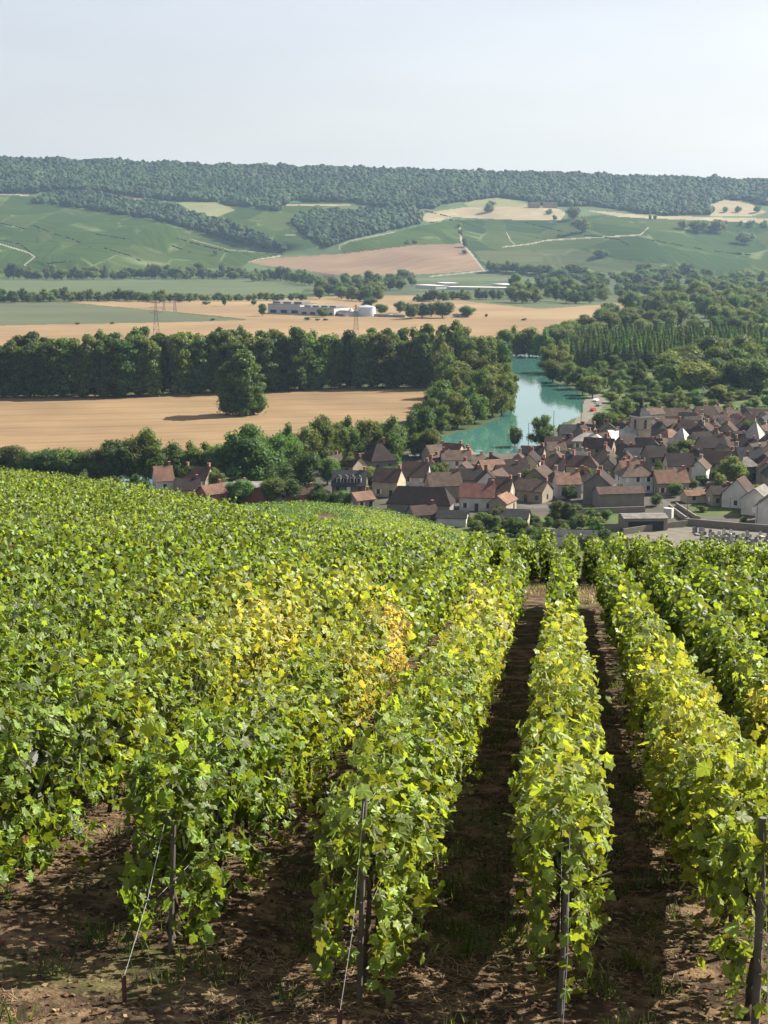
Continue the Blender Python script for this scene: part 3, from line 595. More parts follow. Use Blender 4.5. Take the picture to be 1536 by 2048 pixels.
# ------------------------------------------------------------------ trees: unit-sized prototypes, shared by many trees
def ico(sub):
    import bmesh
    bm = bmesh.new(); bmesh.ops.create_icosphere(bm, subdivisions=sub, radius=1.0)
    v = np.array([p.co[:] for p in bm.verts]); f = np.array([[q.index for q in p.verts] for p in bm.faces]); bm.free(); return v, f
ICO2 = ico(2); ICO3 = ico(3)
def crown_mesh(name, lobes, nleaf, lsize, col, seed, asp):
    """lobes: (x,y,z,rx,rz) in a unit-high tree of unit width; asp = width/height, keeps leaves undistorted"""
    g = np.random.default_rng(seed); Vs, Fs, Cs, off = [], [], [], 0
    v, f = ICO2
    tot = sum(l[3] * l[4] for l in lobes)
    for i, (x, y, z, rx, rz) in enumerate(lobes):
        n = 1 + 0.16 * (g.random((len(v), 1)) - .5); p = v * n * np.array([rx, rx, rz]) * 0.62 + np.array([x, y, z])
        Vs.append(p); Fs.append(f + off); off += len(v); tint = g.uniform(0.85, 1.15); Cs.append(np.tile(col * 0.9 * tint, (len(v), 1)))
        k = int(nleaf * rx * rz / tot); d = g.normal(0, 1, (k, 3)); d[:, 2] += 0.25; d /= np.linalg.norm(d, axis=1, keepdims=True)
        cl = vnoise(d[:, 0] * 3.1 + i, d[:, 1] * 3.1 + d[:, 2] * 2.3, seed)
        r = 0.62 + 0.50 * cl + g.normal(0, 0.08, k); P = d * r[:, None] * np.array([rx, rx, rz]) + np.array([x, y, z])
        nv = d + g.normal(0, 0.55, (k, 3)); nv /= np.linalg.norm(nv, axis=1, keepdims=True)
        a = np.cross(nv, g.normal(0, 1, (k, 3))); a /= np.linalg.norm(a, axis=1, keepdims=True); b = np.cross(nv, a)
        sz = (lsize * g.uniform(0.5, 1.4, k))[:, None]; sc = np.array([1 / asp, 1 / asp, 1.0])
        q = np.stack([P - a * sz * sc, P + b * sz * .7 * sc, P + a * sz * sc, P - b * sz * .7 * sc], 1)
        Vs.append(q.reshape(-1, 3)); m = len(P); qi = np.arange(4 * m).reshape(-1, 4) + off
        Fs.append(np.vstack([qi[:, [0, 1, 2]], qi[:, [0, 2, 3]]])); off += 4 * m
        c = col * tint * g.uniform(0.65, 1.45, (m, 1)) + np.array([0.012, 0.014, 0]) * g.random((m, 1)); Cs.append(np.repeat(c[:, None], 4, 1).reshape(-1, 3))
    return np_mesh(name, np.vstack(Vs), np.vstack(Fs), M['crown'], np.vstack(Cs))
def trunk_mesh(h, r, limbs, seed):
    g = random.Random(seed); b = MB(); b.bar((0, 0, -0.03), (0.01, 0, h * 0.5), r, r * 0.75, 7); b.bar((0.01, 0, h * 0.5), (0, 0.01, h), r * 0.75, r * 0.35, 7)
    for i in range(limbs):
        z = h * g.uniform(0.45, 0.95); a = g.uniform(0, 6.28); b.bar((0, 0, z), (0.26 * math.cos(a), 0.26 * math.sin(a), z + g.uniform(.1, .25)), r * 0.4, r * 0.12, 5)
    return b.mesh('trunk', M['bark'])
def lobeset(kind, g):
    L = []
    if kind == 'poplar':      # tall, feathery, several upright columns
        for i in range(26):
            f_ = i / 25; z = 0.08 + 0.82 * f_; w = np.interp(f_, [0, .15, .5, .8, 1], [.30, .36, .44, .38, .20]); a = g.uniform(0, 6.28); q = g.uniform(0.35, 0.8) * w
            L.append((q * math.cos(a), q * math.sin(a), z, g.uniform(.15, .25), g.uniform(.055, .095)))
        L += [(0, 0, .25, .28, .22), (0, 0, .55, .30, .28)]
    elif kind == 'cone':
        for i in range(9):
            z = 0.10 + 0.84 * i / 8; w = 0.44 * (1 - (i / 8.6) ** 1.6) + 0.05; L.append((g.uniform(-.04, .04), g.uniform(-.04, .04), z, w, 0.085))
    elif kind == 'round':
        for i in range(20):
            a = g.uniform(0, 6.28); e = g.uniform(-1.1, 1.0); q = 0.32 * math.cos(e * 1.2); L.append((q * math.cos(a), q * math.sin(a), 0.52 + 0.27 * math.sin(e * 1.4), g.uniform(.15, .25), g.uniform(.13, .20)))
        L.append((0, 0, .48, .34, .38))
    elif kind == 'broad':     # irregular, several domes of different height
        for i in range(26):
            a = g.uniform(0, 6.28); q = g.uniform(0.05, 0.38); z = 0.16 + 0.72 * g.random() * (1 - (q / 0.42) ** 2 * 0.55); L.append((q * math.cos(a), q * math.sin(a), z, g.uniform(.12, .22), g.uniform(.10, .16)))
        L.append((0, 0, .40, .32, .34))
    elif kind == 'clip':
        L = [(0, 0, .6, .42, .36), (0.08, 0, .52, .40, .30), (-.08, .05, .64, .38, .33)]
    elif kind == 'bush':
        for i in range(10):
            a = g.uniform(0, 6.28); q = g.uniform(0, 0.33); L.append((q * math.cos(a), q * math.sin(a), g.uniform(.28, .68), g.uniform(.16, .27), g.uniform(.2, .32)))
        L.append((0, 0, .3, .4, .34))
    return L
PROTO = {}
def protos(kind, n, asp, nleaf, lsize, col, th, tr, lb=5):
    for i in range(n):
        g = random.Random(hash((len(kind), i, 5)) & 0xffff); s = 100 * len(PROTO) + i
        PROTO.setdefault(kind, []).append((crown_mesh('crown', lobeset(kind, g), nleaf, lsize, np.array(col) * (0.9 + 0.2 * g.random()), s, asp), trunk_mesh(th, tr, lb, s)))
protos('poplar', 5, 0.45, 6000, 0.019, (0.05964, 0.09559, 0.02753), 0.7, 0.018)
protos('cone', 3, 0.38, 2200, 0.020, (0.05353, 0.09941, 0.02753), 0.8, 0.02, 0)
protos('round', 4, 0.9, 4500, 0.023, (0.05506, 0.09177, 0.02294), 0.5, 0.03)
protos('broad', 5, 0.95, 5000, 0.022, (0.05506, 0.09023, 0.02294), 0.5, 0.03)
protos('clip', 1, 0.9, 2200, 0.028, (0.04205, 0.07647, 0.02141), 0.4, 0.035, 3)
protos('bush', 4, 1.2, 1500, 0.035, (0.05735, 0.09177, 0.02294), 0.3, 0.03, 3)
CR_LT = {}
KN = {'poplar': ('poplar_tree', 'poplar'), 'cone': ('young_poplar', 'poplar'), 'round': ('broadleaf_tree', 'tree'), 'broad': ('leafy_tree', 'tree'), 'clip': ('clipped_tree', 'tree'), 'bush': ('bush', 'bush')}
TREES = []
def tree(px, py, hpx, wpx, kind, label, group=None, name=None, cat=None, v=None):
    p = surf(px, py); t = float(surf_t(px, py)); h = hpx * t / F; w = wpx * t / F * (1.18 if kind in ('round', 'broad') else 1.0)
    me = PROTO[kind][random.randrange(len(PROTO[kind])) if v is None else v]
    r = empty(name or KN[kind][0], (float(p[0]), float(p[1]), float(p[2])), random.uniform(0, 6.28)); r.scale = (w, w, h)
    tag(r, label, cat or KN[kind][1], group)
    link('crown', me[0], r); link('trunk', me[1], r); TREES.append((p[0], p[1], w / 2)); return r
def band(pts, n, h, w, kinds, label, group, jx=6, jy=2, hv=.15, name=None):
    """n trees along a polyline of ground pixels"""
    pts = np.array(pts, float); seg = np.r_[0, np.cumsum(np.hypot(*np.diff(pts, axis=0).T))]
    for i in range(n):
        s = seg[-1] * (i + 0.5) / n; x = np.interp(s, seg, pts[:, 0]) + random.uniform(-jx, jx); y = np.interp(s, seg, pts[:, 1]) + random.uniform(-jy, jy)
        k = random.choice(kinds); f = random.uniform(1 - hv, 1 + hv); hh = h(x) if callable(h) else h
        ww = w * random.uniform(.85, 1.2); tree(x, y, hh * f, ww, k, label, group, name)
def area(poly, n, h, w, kinds, label, group, hv=.15, name=None, sep=0.6):
    xs = [p[0] for p in poly]; ys = [p[1] for p in poly]; got = []; tries = 0
    while len(got) < n and tries < n * 60:
        tries += 1; x, y = random.uniform(min(xs), max(xs)), random.uniform(min(ys), max(ys))
        if not bool(inpoly([x], [y], poly)[0]) or any(abs(x - a) < w * sep and abs(y - b) < w * sep * 0.35 for a, b in got): continue
        got.append((x, y))
    for x, y in sorted(got, key=lambda q: q[1]):
        f = random.uniform(1 - hv, 1 + hv); tree(x, y, h * f, w * random.uniform(.85, 1.25), random.choice(kinds), label, group, name)
# the long poplar line behind the near wheat field
tl = lambda x: np.interp(x, [-40, 0, 30, 60, 100, 170, 230, 330, 380, 430, 560, 640, 700, 760, 830, 900, 930, 1000], [690, 688, 682, 676, 672, 672, 664, 668, 676, 662, 668, 664, 674, 664, 662, 646, 650, 668])
G = 'poplars of the long line behind the wheat field'
band([(-30, 795), (170, 795), (430, 786), (700, 777), (860, 775)], 36, lambda x: np.interp(x, [0, 860], [794, 776]) - tl(x) + 2, 56, ['poplar'], 'tall poplar in the front line along the back edge of the near wheat field', G, 7, 2, .11)
band([(-30, 778), (170, 778), (430, 770), (700, 762), (930, 756)], 34, lambda x: np.interp(x, [0, 900], [778, 757]) - tl(x) + 8, 54, ['poplar', 'poplar', 'broad'], 'tall tree in the back rank of the long poplar line, only its top showing', G, 8, 2, .08, 'poplar_tree')
area([(0,795),(170,794),(430,786),(700,777),(860,776),(860,768),(430,776),(0,784)], 34, 42, 40, ['bush'], 'dark undergrowth bush at the foot of the long poplar line', 'undergrowth of the poplar line', .25)
# willows at the bend
for x, y, h, w in ((885,778,118,60),(925,770,118,62),(965,762,98,56),(1000,765,90,46),(900,795,92,60),(945,792,98,66),(990,795,100,60),(1012,810,92,46),(875,822,62,48),(915,830,82,60),(960,822,92,64),(1003,832,92,50),
                   (880,866,62,46),(915,856,78,58),(948,846,84,54),(850,868,46,36),(890,842,88,74),(925,812,96,78),(975,815,92,70),(850,850,66,52),(985,835,88,60),(1008,822,84,50),(980,745,80,60),(940,752,86,60)):
    tree(x, y, h, w, 'broad', 'rounded olive-green willow on the river bend right of the poplar line', 'willows at the river bend', 'willow_tree')
tree(488, 831, 132, 78, 'poplar', 'tallest tree of the lone clump standing in the near wheat field', None, v=1); tree(458, 829, 110, 64, 'poplar', 'shorter left tree of the lone clump in the near wheat field', None, v=2); tree(506, 829, 104, 52, 'poplar', 'slim right tree of the lone clump in the near wheat field', None, v=3)
tree(452, 829, 64, 52, 'bush', 'leafy bush at the left foot of the lone tree clump in the wheat field'); tree(508, 829, 66, 50, 'bush', 'leafy bush at the right foot of the lone tree clump in the wheat field')
# riverside trees in front of the field
G = 'riverside trees between the wheat field and the village'
RT = [(-20,950,60,80),(22,952,62,70),(62,956,56,64),(105,958,60,66),(150,962,66,70),(190,965,66,60),(232,965,84,66),(262,962,90,60),(292,960,106,62),(318,962,76,56),(345,960,78,60),(378,958,76,60),(410,958,72,56),
      (440,962,72,56),(500,968,118,108),(468,955,80,60),(545,952,86,64),(580,940,92,56),(612,930,78,60),(645,925,94,56),(672,920,76,50),(700,915,82,56),(735,912,78,52),(790,915,82,62),(765,905,62,50),(830,910,62,44),(845,905,92,60),(862,912,56,42),
      (380,985,56,50),(430,985,52,50),(560,985,60,56),(610,975,74,58),(655,965,52,46),(590,1000,44,50),(545,1002,50,50),(480,1000,44,52),(640,1005,40,44),(685,1012,34,38),(700,945,42,44),(280,1000,52,52),(225,1005,52,52),(160,1000,50,56),(90,1000,48,60),(30,995,48,60)]
for i, (x, y, h, w) in enumerate(RT):
    lab = 'dark green riverside tree in the dense belt between the wheat field and the village'
    if (x, y) == (500, 968): lab = 'largest rounded tree of the riverside belt, standing left of the dormered house'
    if (x, y) == (292, 960): lab = 'tallest pale-topped tree of the riverside belt at left, rising into the wheat field'
    if (x, y) == (845, 905): lab = 'tall yellow-green tree of the riverside belt nearest the river bend'
    tree(x, y + 4, h * 1.13, w * 1.05, random.choice(['round', 'broad', 'broad']), lab, G, 'riverside_tree')
for x, y, h, w, lab in ((862, 908, 70, 26, 'narrow dark conifer beside the river at the edge of the village'), (840, 912, 64, 40, 'grey-leaved willow at the village edge left of the narrow conifer')):
    tree(x, y, h, w, 'cone' if w < 30 else 'broad', lab, None, 'conifer_tree' if w < 30 else 'willow_tree', 'tree')
# right bank
G = 'trees on the right bank of the river'
for x, y, h, w in ((1008,712,56,38),(1032,711,62,44),(1058,711,60,42),(1085,714,60,44),(1100,745,62,46),(1120,748,70,48),(1105,765,50,44),(1135,770,50,46),(1155,778,48,44),(1140,725,60,50),(1165,790,40,36),(1185,795,46,40),(1180,770,40,36),
                   (1225,742,44,50),(1240,735,50,40),(1310,742,40,42),(1290,738,38,22),(1272,780,62,52),(1240,785,50,44),(1215,775,40,44),(1310,800,40,36),(1330,790,36,34),(1200,752,34,30),(1260,755,36,34),(1345,770,40,36)):
    tree(x, y, h, w, random.choice(['round', 'broad']), 'round-topped tree in the riverside park on the right bank', G, 'park_tree')
area([(1340,796),(1700,792),(1700,745),(1560,745),(1420,745),(1350,760)], 30, 78, 64, ['round', 'broad'], 'big dark tree of the dense grove behind the village roofs at right', 'grove behind the village at right', .1, 'grove_tree', .45)
area([(1205,800),(1240,785),(1540,802),(1560,830),(1340,832),(1215,850)], 34, 30, 30, ['round', 'broad', 'bush'], 'small tree in the gardens between the village roofs and the dark grove', 'garden trees behind the village', .3, 'garden_tree', .5)
area([(1180,755),(1350,760),(1350,785),(1200,785)], 7, 34, 32, ['round', 'broad', 'bush'], 'round-topped tree in the riverside park on the right bank', 'trees on the right bank of the river', .3, 'park_tree', .5)
band([(1000,712),(1050,711),(1092,714)], 12, 18, 18, ['bush'], 'low bush on the bank at the far end of the visible river', 'bank bushes at the far end of the river', 2, 1, .2)
G = 'slender trees of the poplar plantation'
for r in range(8):
    y = 742 - r * 6.5; x0 = 1125 + r * 6; x1 = 1345 + r * 22 if r < 4 else 1560
    n = int((x1 - x0) / 15)
    for i in range(n): tree(x0 + 15 * i + random.uniform(-3, 3), y + random.uniform(-1, 1), 60 - r * 1.6 + random.uniform(-4, 4), 19, 'cone', 'slender young poplar in the regular plantation across the river', G)
area([(1090,690),(1200,655),(1250,640),(1250,625),(1400,600),(1700,600),(1700,690),(1400,688),(1250,672),(1120,700)], 95, 44, 40, ['round', 'broad'], 'tree of the broad dark wood behind the poplar plantation', 'wood behind the plantation', .2, 'woodland_tree', .5)
# hedgerows and copses of the far valley floor
FT = 'far trees of the valley floor'
def far_band(pts, n, h, w, where, hv=.3): band(pts, n, h, w, ['round', 'bush', 'broad'], where, FT, 5, 1.5, hv, 'hedgerow_tree')
far_band([(-30,606),(60,604),(200,602),(360,604)], 34, 24, 22, 'small dark tree in the hedgerow left of the pylons')
far_band([(360,603),(500,602),(620,600)], 22, 16, 16, 'low bush-like tree in the hedgerow beyond the pale wheat strip')
far_band([(10,557),(120,559),(260,558),(400,558),(500,557)], 40, 27, 24, 'dark tree of the long belt at the foot of the left vineyard hill')
far_band([(500,562),(540,560),(600,566),(620,572)], 14, 26, 22, 'dark tree beside the farm at the foot of the hill')
area([(620,607),(640,575),(760,572),(770,606)], 22, 28, 26, ['round', 'broad'], 'tree of the copse behind the factory', FT, .25, 'copse_tree')
area([(760,580),(800,560),(830,572),(800,582)], 7, 26, 24, ['round'], 'tree of the copse behind the factory', FT, .2, 'copse_tree')
far_band([(835,605),(900,600),(1000,600)], 16, 20, 20, 'small tree in the hedge in front of the greenhouses')
area([(1010,606),(1030,580),(1200,578),(1215,608)], 26, 32, 28, ['round', 'broad'], 'tree of the dark copse right of the greenhouses', FT, .2, 'copse_tree')
far_band([(975,543),(1040,546),(1110,552),(1180,565)], 20, 20, 24, 'dark tree at the foot of the right vineyard slope')
area([(1090,560),(1180,556),(1536,562),(1600,590),(1250,600),(1200,578)], 80, 24, 28, ['round', 'broad', 'bush'], 'tree of the scattered wood below the right vineyard slope', 'scattered wood below the right slope', .3, 'scrub_tree', .4)
for x, y, h, w in ((1290,558,36,36),(1370,556,34,34),(1150,560,36,40),(1330,560,26,40),(1490,562,24,40),(1410,560,26,34)): tree(x, y, h, w, 'round', 'larger round tree standing out of the scattered wood', 'scattered wood below the right slope', 'scrub_tree')
# factory trees
for x, y, h, w in ((525,632,26,16),(646,634,20,26),(738,616,22,30),(762,628,22,26),(800,626,26,24),(822,638,36,32),(845,636,34,32),(862,634,30,26),(885,636,36,42),(935,634,24,32),(508,610,12,14),(449,612,24,12),(412,609,7,20),(615,640,7,20),(972,634,7,8)):
    tree(x, y, h, w, 'round' if h > 14 else 'bush', 'dark tree or bush around the factory in the far wheat fields', 'factory trees', 'factory_tree' if h > 14 else 'bush')
for x, y in ((225,648),(155,649),(425,641),(1048,641),(650,641),(635,641)): tree(x, y, 5, 14, 'bush', 'tiny dark bush on the field edge in the far wheat', 'tiny field bushes')
# single trees on the hill
for x, y, h, w in ((1165,464,28,44),(1145,440,28,30),(1110,440,10,12),(1395,464,24,44),(1430,466,24,44),(1365,458,20,26),(1490,488,24,40),(1200,515,16,36),(975,425,18,26),(432,510,12,12),(815,488,8,12),(828,488,9,12),(930,495,18,16),(922,470,12,14),(918,455,10,14),(930,508,8,14),(985,410,8,20),
                   (1440,455,16,30),(1530,455,14,20),(1500,455,14,20),(1480,452,10,14),(1100,428,10,16),(1075,411,8,16),(60,380,8,12),(1300,440,10,8),(1310,440,10,8),(1450,425,12,16),(1475,425,12,16),(1515,425,14,18),(1065,411,7,18),(1480,509,6,16)):
    tree(x, y, h * 1.15, w * 1.15, 'bush', 'dark tree or thicket standing alone among the far hillside vineyards', 'single trees on the far hill', 'hillside_tree')
# the wood on the far hill reads as one mass
WOOD = [[(-900,300),(-900,380),(0,386),(62,388),(110,380),(200,385),(330,402),(425,404),(480,414),(558,424),(575,404),(700,404),(830,410),(930,404),(1000,394),(1060,404),(1092,412),(1200,414),(1300,430),(1330,432),(1425,430),(1412,412),(1450,398),(1505,405),(1536,412),(2400,420),(2400,380),(1536,350),(768,330)],
        [(62,408),(110,388),(200,390),(225,400),(335,414),(400,437),(500,463),(545,488),(572,503),(500,492),(400,464),(300,438),(125,412)],
        [(588,440),(640,428),(830,424),(842,434),(838,448),(700,478),(655,494),(620,480),(590,455)], [(700,402),(920,405),(860,418),(760,418)]]
def far_wood():
    g = RG; v, f = ICO2; pts = []
    for poly, n in zip(WOOD, (15000, 1400, 1100, 180)):
        xs = [p[0] for p in poly]; ys = [p[1] for p in poly]
        x = g.uniform(max(min(xs), -420), min(max(xs), 1960), n * 3); y = g.uniform(min(ys), max(ys), n * 3)
        m = inpoly(x, y, poly) & (y > y_top(x) - 1); pts.append(np.stack([x[m], y[m]], -1)[:n])
    xt = np.arange(-420, 1960, 3.2); pts.append(np.stack([xt, y_top(xt) + g.uniform(0, 2, len(xt))], -1))
    p = np.vstack(pts); P = surf(p[:, 0], p[:, 1]); t = surf_t(p[:, 0], p[:, 1]); n = len(p)
    hz = g.uniform(8, 14, n) * (0.8 + 0.5 * vnoise(p[:, 0] / 25, p[:, 1] / 9, 77)) * (1 + .3 * (g.random(n) < .06)); wx = g.uniform(5, 9.5, n) * (0.75 + 0.5 * vnoise(p[:, 0] / 25, p[:, 1] / 9, 77))
    rad = 1 + 0.34 * (g.random((n, len(v))) - 0.5)
    V = v[None] * rad[..., None] * np.stack([wx, wx, hz * 0.6], -1)[:, None] + (P + np.stack([0 * hz, 0 * hz, hz * 0.5], -1))[:, None]
    Fi = f[None] + (np.arange(n) * len(v))[:, None, None]
    sp_ = g.random(n); c = np.array([0.020, 0.040, 0.014]) * g.uniform(0.75, 1.3, (n, 1)) * (0.65 + 0.8 * vnoise(p[:, 0] / 40, p[:, 1] / 12, 78))[:, None] + np.where(sp_ > .93, .03, 0)[:, None] * np.array([1, 1, .3]) + np.where(sp_ < .05, .02, 0)[:, None] * np.array([1.3, .8, .4])
    cl = np.repeat(c[:, None], len(v), 1) * (0.8 + 0.4 * g.random((n, len(v), 1)))
    _ = 0
    o = link('far_forest', np_mesh('far_forest', V.reshape(-1, 3), Fi.reshape(-1, 3), M['wood_mass'], cl.reshape(-1, 3)))
    tag(o, 'dense dark forest covering the top of the far hill', 'forest', kind='stuff')
far_wood()
# thin dark hedge lines between the hillside plots
def hill_hedges():
    Ls = [[(0,446),(50,458)],[(64,450),(110,468),(150,480),(180,495)],[(190,468),(250,478)],[(208,496),(260,512),(280,522)],[(340,490),(380,505)],[(0,480),(40,488),(75,516)],[(90,528),(150,522)],[(350,476),(400,490),(460,505)],[(1050,445),(1120,462),(1190,474)],[(1180,470),(1240,480),(1260,492)],[(1300,480),(1400,498),(1480,510)],[(1120,470),(1060,478)],[(1450,505),(1500,510)],[(840,420),(900,434)],[(860,446),(905,440)]]
    Ps = []
    for L in Ls:
        L = np.array(L, float); seg = np.r_[0, np.cumsum(np.hypot(*np.diff(L, axis=0).T))]; n = int(seg[-1] / 1.6); s = RG.uniform(0, seg[-1], n); s = s[vnoise(s / 9, s * 0 + L[0, 0], 61) > .35]
        Ps.append(np.stack([np.interp(s, seg, L[:, 0]), np.interp(s, seg, L[:, 1])], -1))
    p = np.vstack(Ps); P = surf(p[:, 0], p[:, 1]); n = len(p); v, f = ICO2; r = RG.uniform(0.8, 2.0, n)
    V = v[None] * (r[:, None, None] * (1 + .5 * (RG.random((n, len(v), 1)) - .5))) * np.array([1.5, 1, .8]) + (P + np.array([0, 0, .6]))[:, None]
    o = link('hill_hedges', np_mesh('hill_hedges', V.reshape(-1, 3), (f[None] + (np.arange(n) * len(v))[:, None, None]).reshape(-1, 3), M['wood_mass'], np.tile(np.array([0.03, 0.05, .02]), (n * len(v), 1))))
    tag(o, 'thin broken dark hedges along plot edges on the far vineyard hill', 'hedge', kind='stuff')
hill_hedges()
# ------------------------------------------------------------------ buildings
def tile_mat(name, c, var=0.35, rough=0.9, spec=0.12):
    m, t, p = new_mat(name); v = N(t, 'TexCoord').outputs['Object']
    a = noise_tex(t, 0.7, 4, v); b = noise_tex(t, 5.0, 4, v, .7)
    col = ramp(t, a, [(0.3, tuple(x * (1 - var) for x in c)), (0.7, tuple(min(1, x * (1 + var * .6)) for x in c))])
    col = mix(t, col, ramp(t, b, [(0.3, 0.72), (0.7, 1.2)]), 1.0, 'MULTIPLY')
    w = N(t, 'TexWave'); w.inputs['Scale'].default_value = 1.6; w.bands_direction = 'Z'; t.links.new(v, w.inputs[0]); col = mix(t, col, ramp(t, w.outputs[1], [(0.2, 0.85), (0.7, 1.05)]), 1.0, 'MULTIPLY')
    oi = N(t, 'ObjectInfo'); mr = N(t, 'MapRange'); mr.inputs[3].default_value = .8; mr.inputs[4].default_value = 1.2; t.links.new(oi.outputs['Random'], mr.inputs[0])
    hs = N(t, 'HueSaturation'); t.links.new(col, hs.inputs['Color']); t.links.new(mr.outputs[0], hs.inputs['Value']); t.links.new(hs.outputs[0], p.inputs['Base Color'])
    p.inputs['Roughness'].default_value = rough; p.inputs['Specular IOR Level'].default_value = spec; bump(t, p, b, .5, .05); return m
ROOF = {'brown': ((0.06999, 0.0472, 0.03919), 'brown-tiled'), 'dark': ((0.03386, 0.02523, 0.02463), 'dark-brown-tiled'), 'orange': ((0.1591, 0.09442, 0.06792), 'orange-tiled'), 'red': ((0.1217, 0.05886, 0.05086), 'red-tiled'),
        'tan': ((0.1111, 0.08031, 0.06369), 'tan-tiled'), 'slate': ((0.03984, 0.03984, 0.04353), 'slate-roofed'), 'grey': ((0.1472, 0.1379, 0.1256), 'grey-roofed'), 'white': ((0.278, 0.2595, 0.2287), 'pale-roofed')}
WALL = {'cream': (0.3404, 0.2867, 0.2061), 'white': (0.5016, 0.4838, 0.439), 'stone': (0.1792, 0.1567, 0.1255), 'beige': (0.2508, 0.2106, 0.1523), 'grey': (0.1523, 0.1433, 0.1299), 'brick': (0.2418, 0.09854, 0.06718)}
for k, (c, _) in ROOF.items(): M['r_' + k] = tile_mat('roof_' + k, c, rough=0.5 if k == 'white' else 0.9, spec=0.5 if k == 'white' else 0.12)
for k, c in WALL.items(): M['w_' + k] = plain('wall_' + k, c, 0.95, 0.16, 0.5)
M['glass'] = plain('window_glass', (0.03, 0.035, 0.04), 0.12, 0.1); M['shutter'] = plain('shutter', (0.62, 0.62, 0.60), 0.7, 0.08)
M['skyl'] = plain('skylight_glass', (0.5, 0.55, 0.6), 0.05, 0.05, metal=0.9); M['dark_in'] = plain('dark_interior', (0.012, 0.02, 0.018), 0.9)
M['clay'] = plain('clay_pot', (0.35, 0.15, 0.09), 0.9); M['zinc'] = plain('zinc', (0.45, 0.46, 0.47), 0.4, metal=0.4)
win_me = MB().box(-.5, .5, -.03, .03, -.5, .5).mesh('window', M['glass']); sh_me = MB().box(-.5, .5, -.02, .02, -.5, .5).mesh('shutter', M['shutter'])
sky_me = MB().box(-.5, .5, -.5, .5, -.03, .05).mesh('skylight', M['skyl'])
ch = MB(); ch.box(-.3, .3, -.45, .45, 0, 1).box(-.36, .36, -.51, .51, .88, .95); chim_me = {k: None for k in WALL}
def chimney(parent, x, y, z, h, wall='brick', w=1.0):
    if chim_me.get(wall) is None: m = MB(); m.box(-.3, .3, -.45, .45, 0, .88).box(-.36, .36, -.51, .51, .88, 1.0); chim_me[wall] = m.mesh('chimney', M['w_' + wall])
    o = link('chimney', chim_me[wall], parent); o.location = (x, y, z); o.scale = (w, w, h); return o
def slab(m, a, b, c, d, th=0.16):
    """roof slab from four corners, given thickness along its normal"""
    a, b, c, d = map(Vector, (a, b, c, d)); n = (b - a).cross(d - a).normalized() * th
    m.add([a, b, c, d, a + n, b + n, c + n, d + n], [(0, 3, 2, 1), (4, 5, 6, 7), (0, 1, 5, 4), (1, 2, 6, 5), (2, 3, 7, 6), (3, 0, 4, 7)])
HOUSES = []
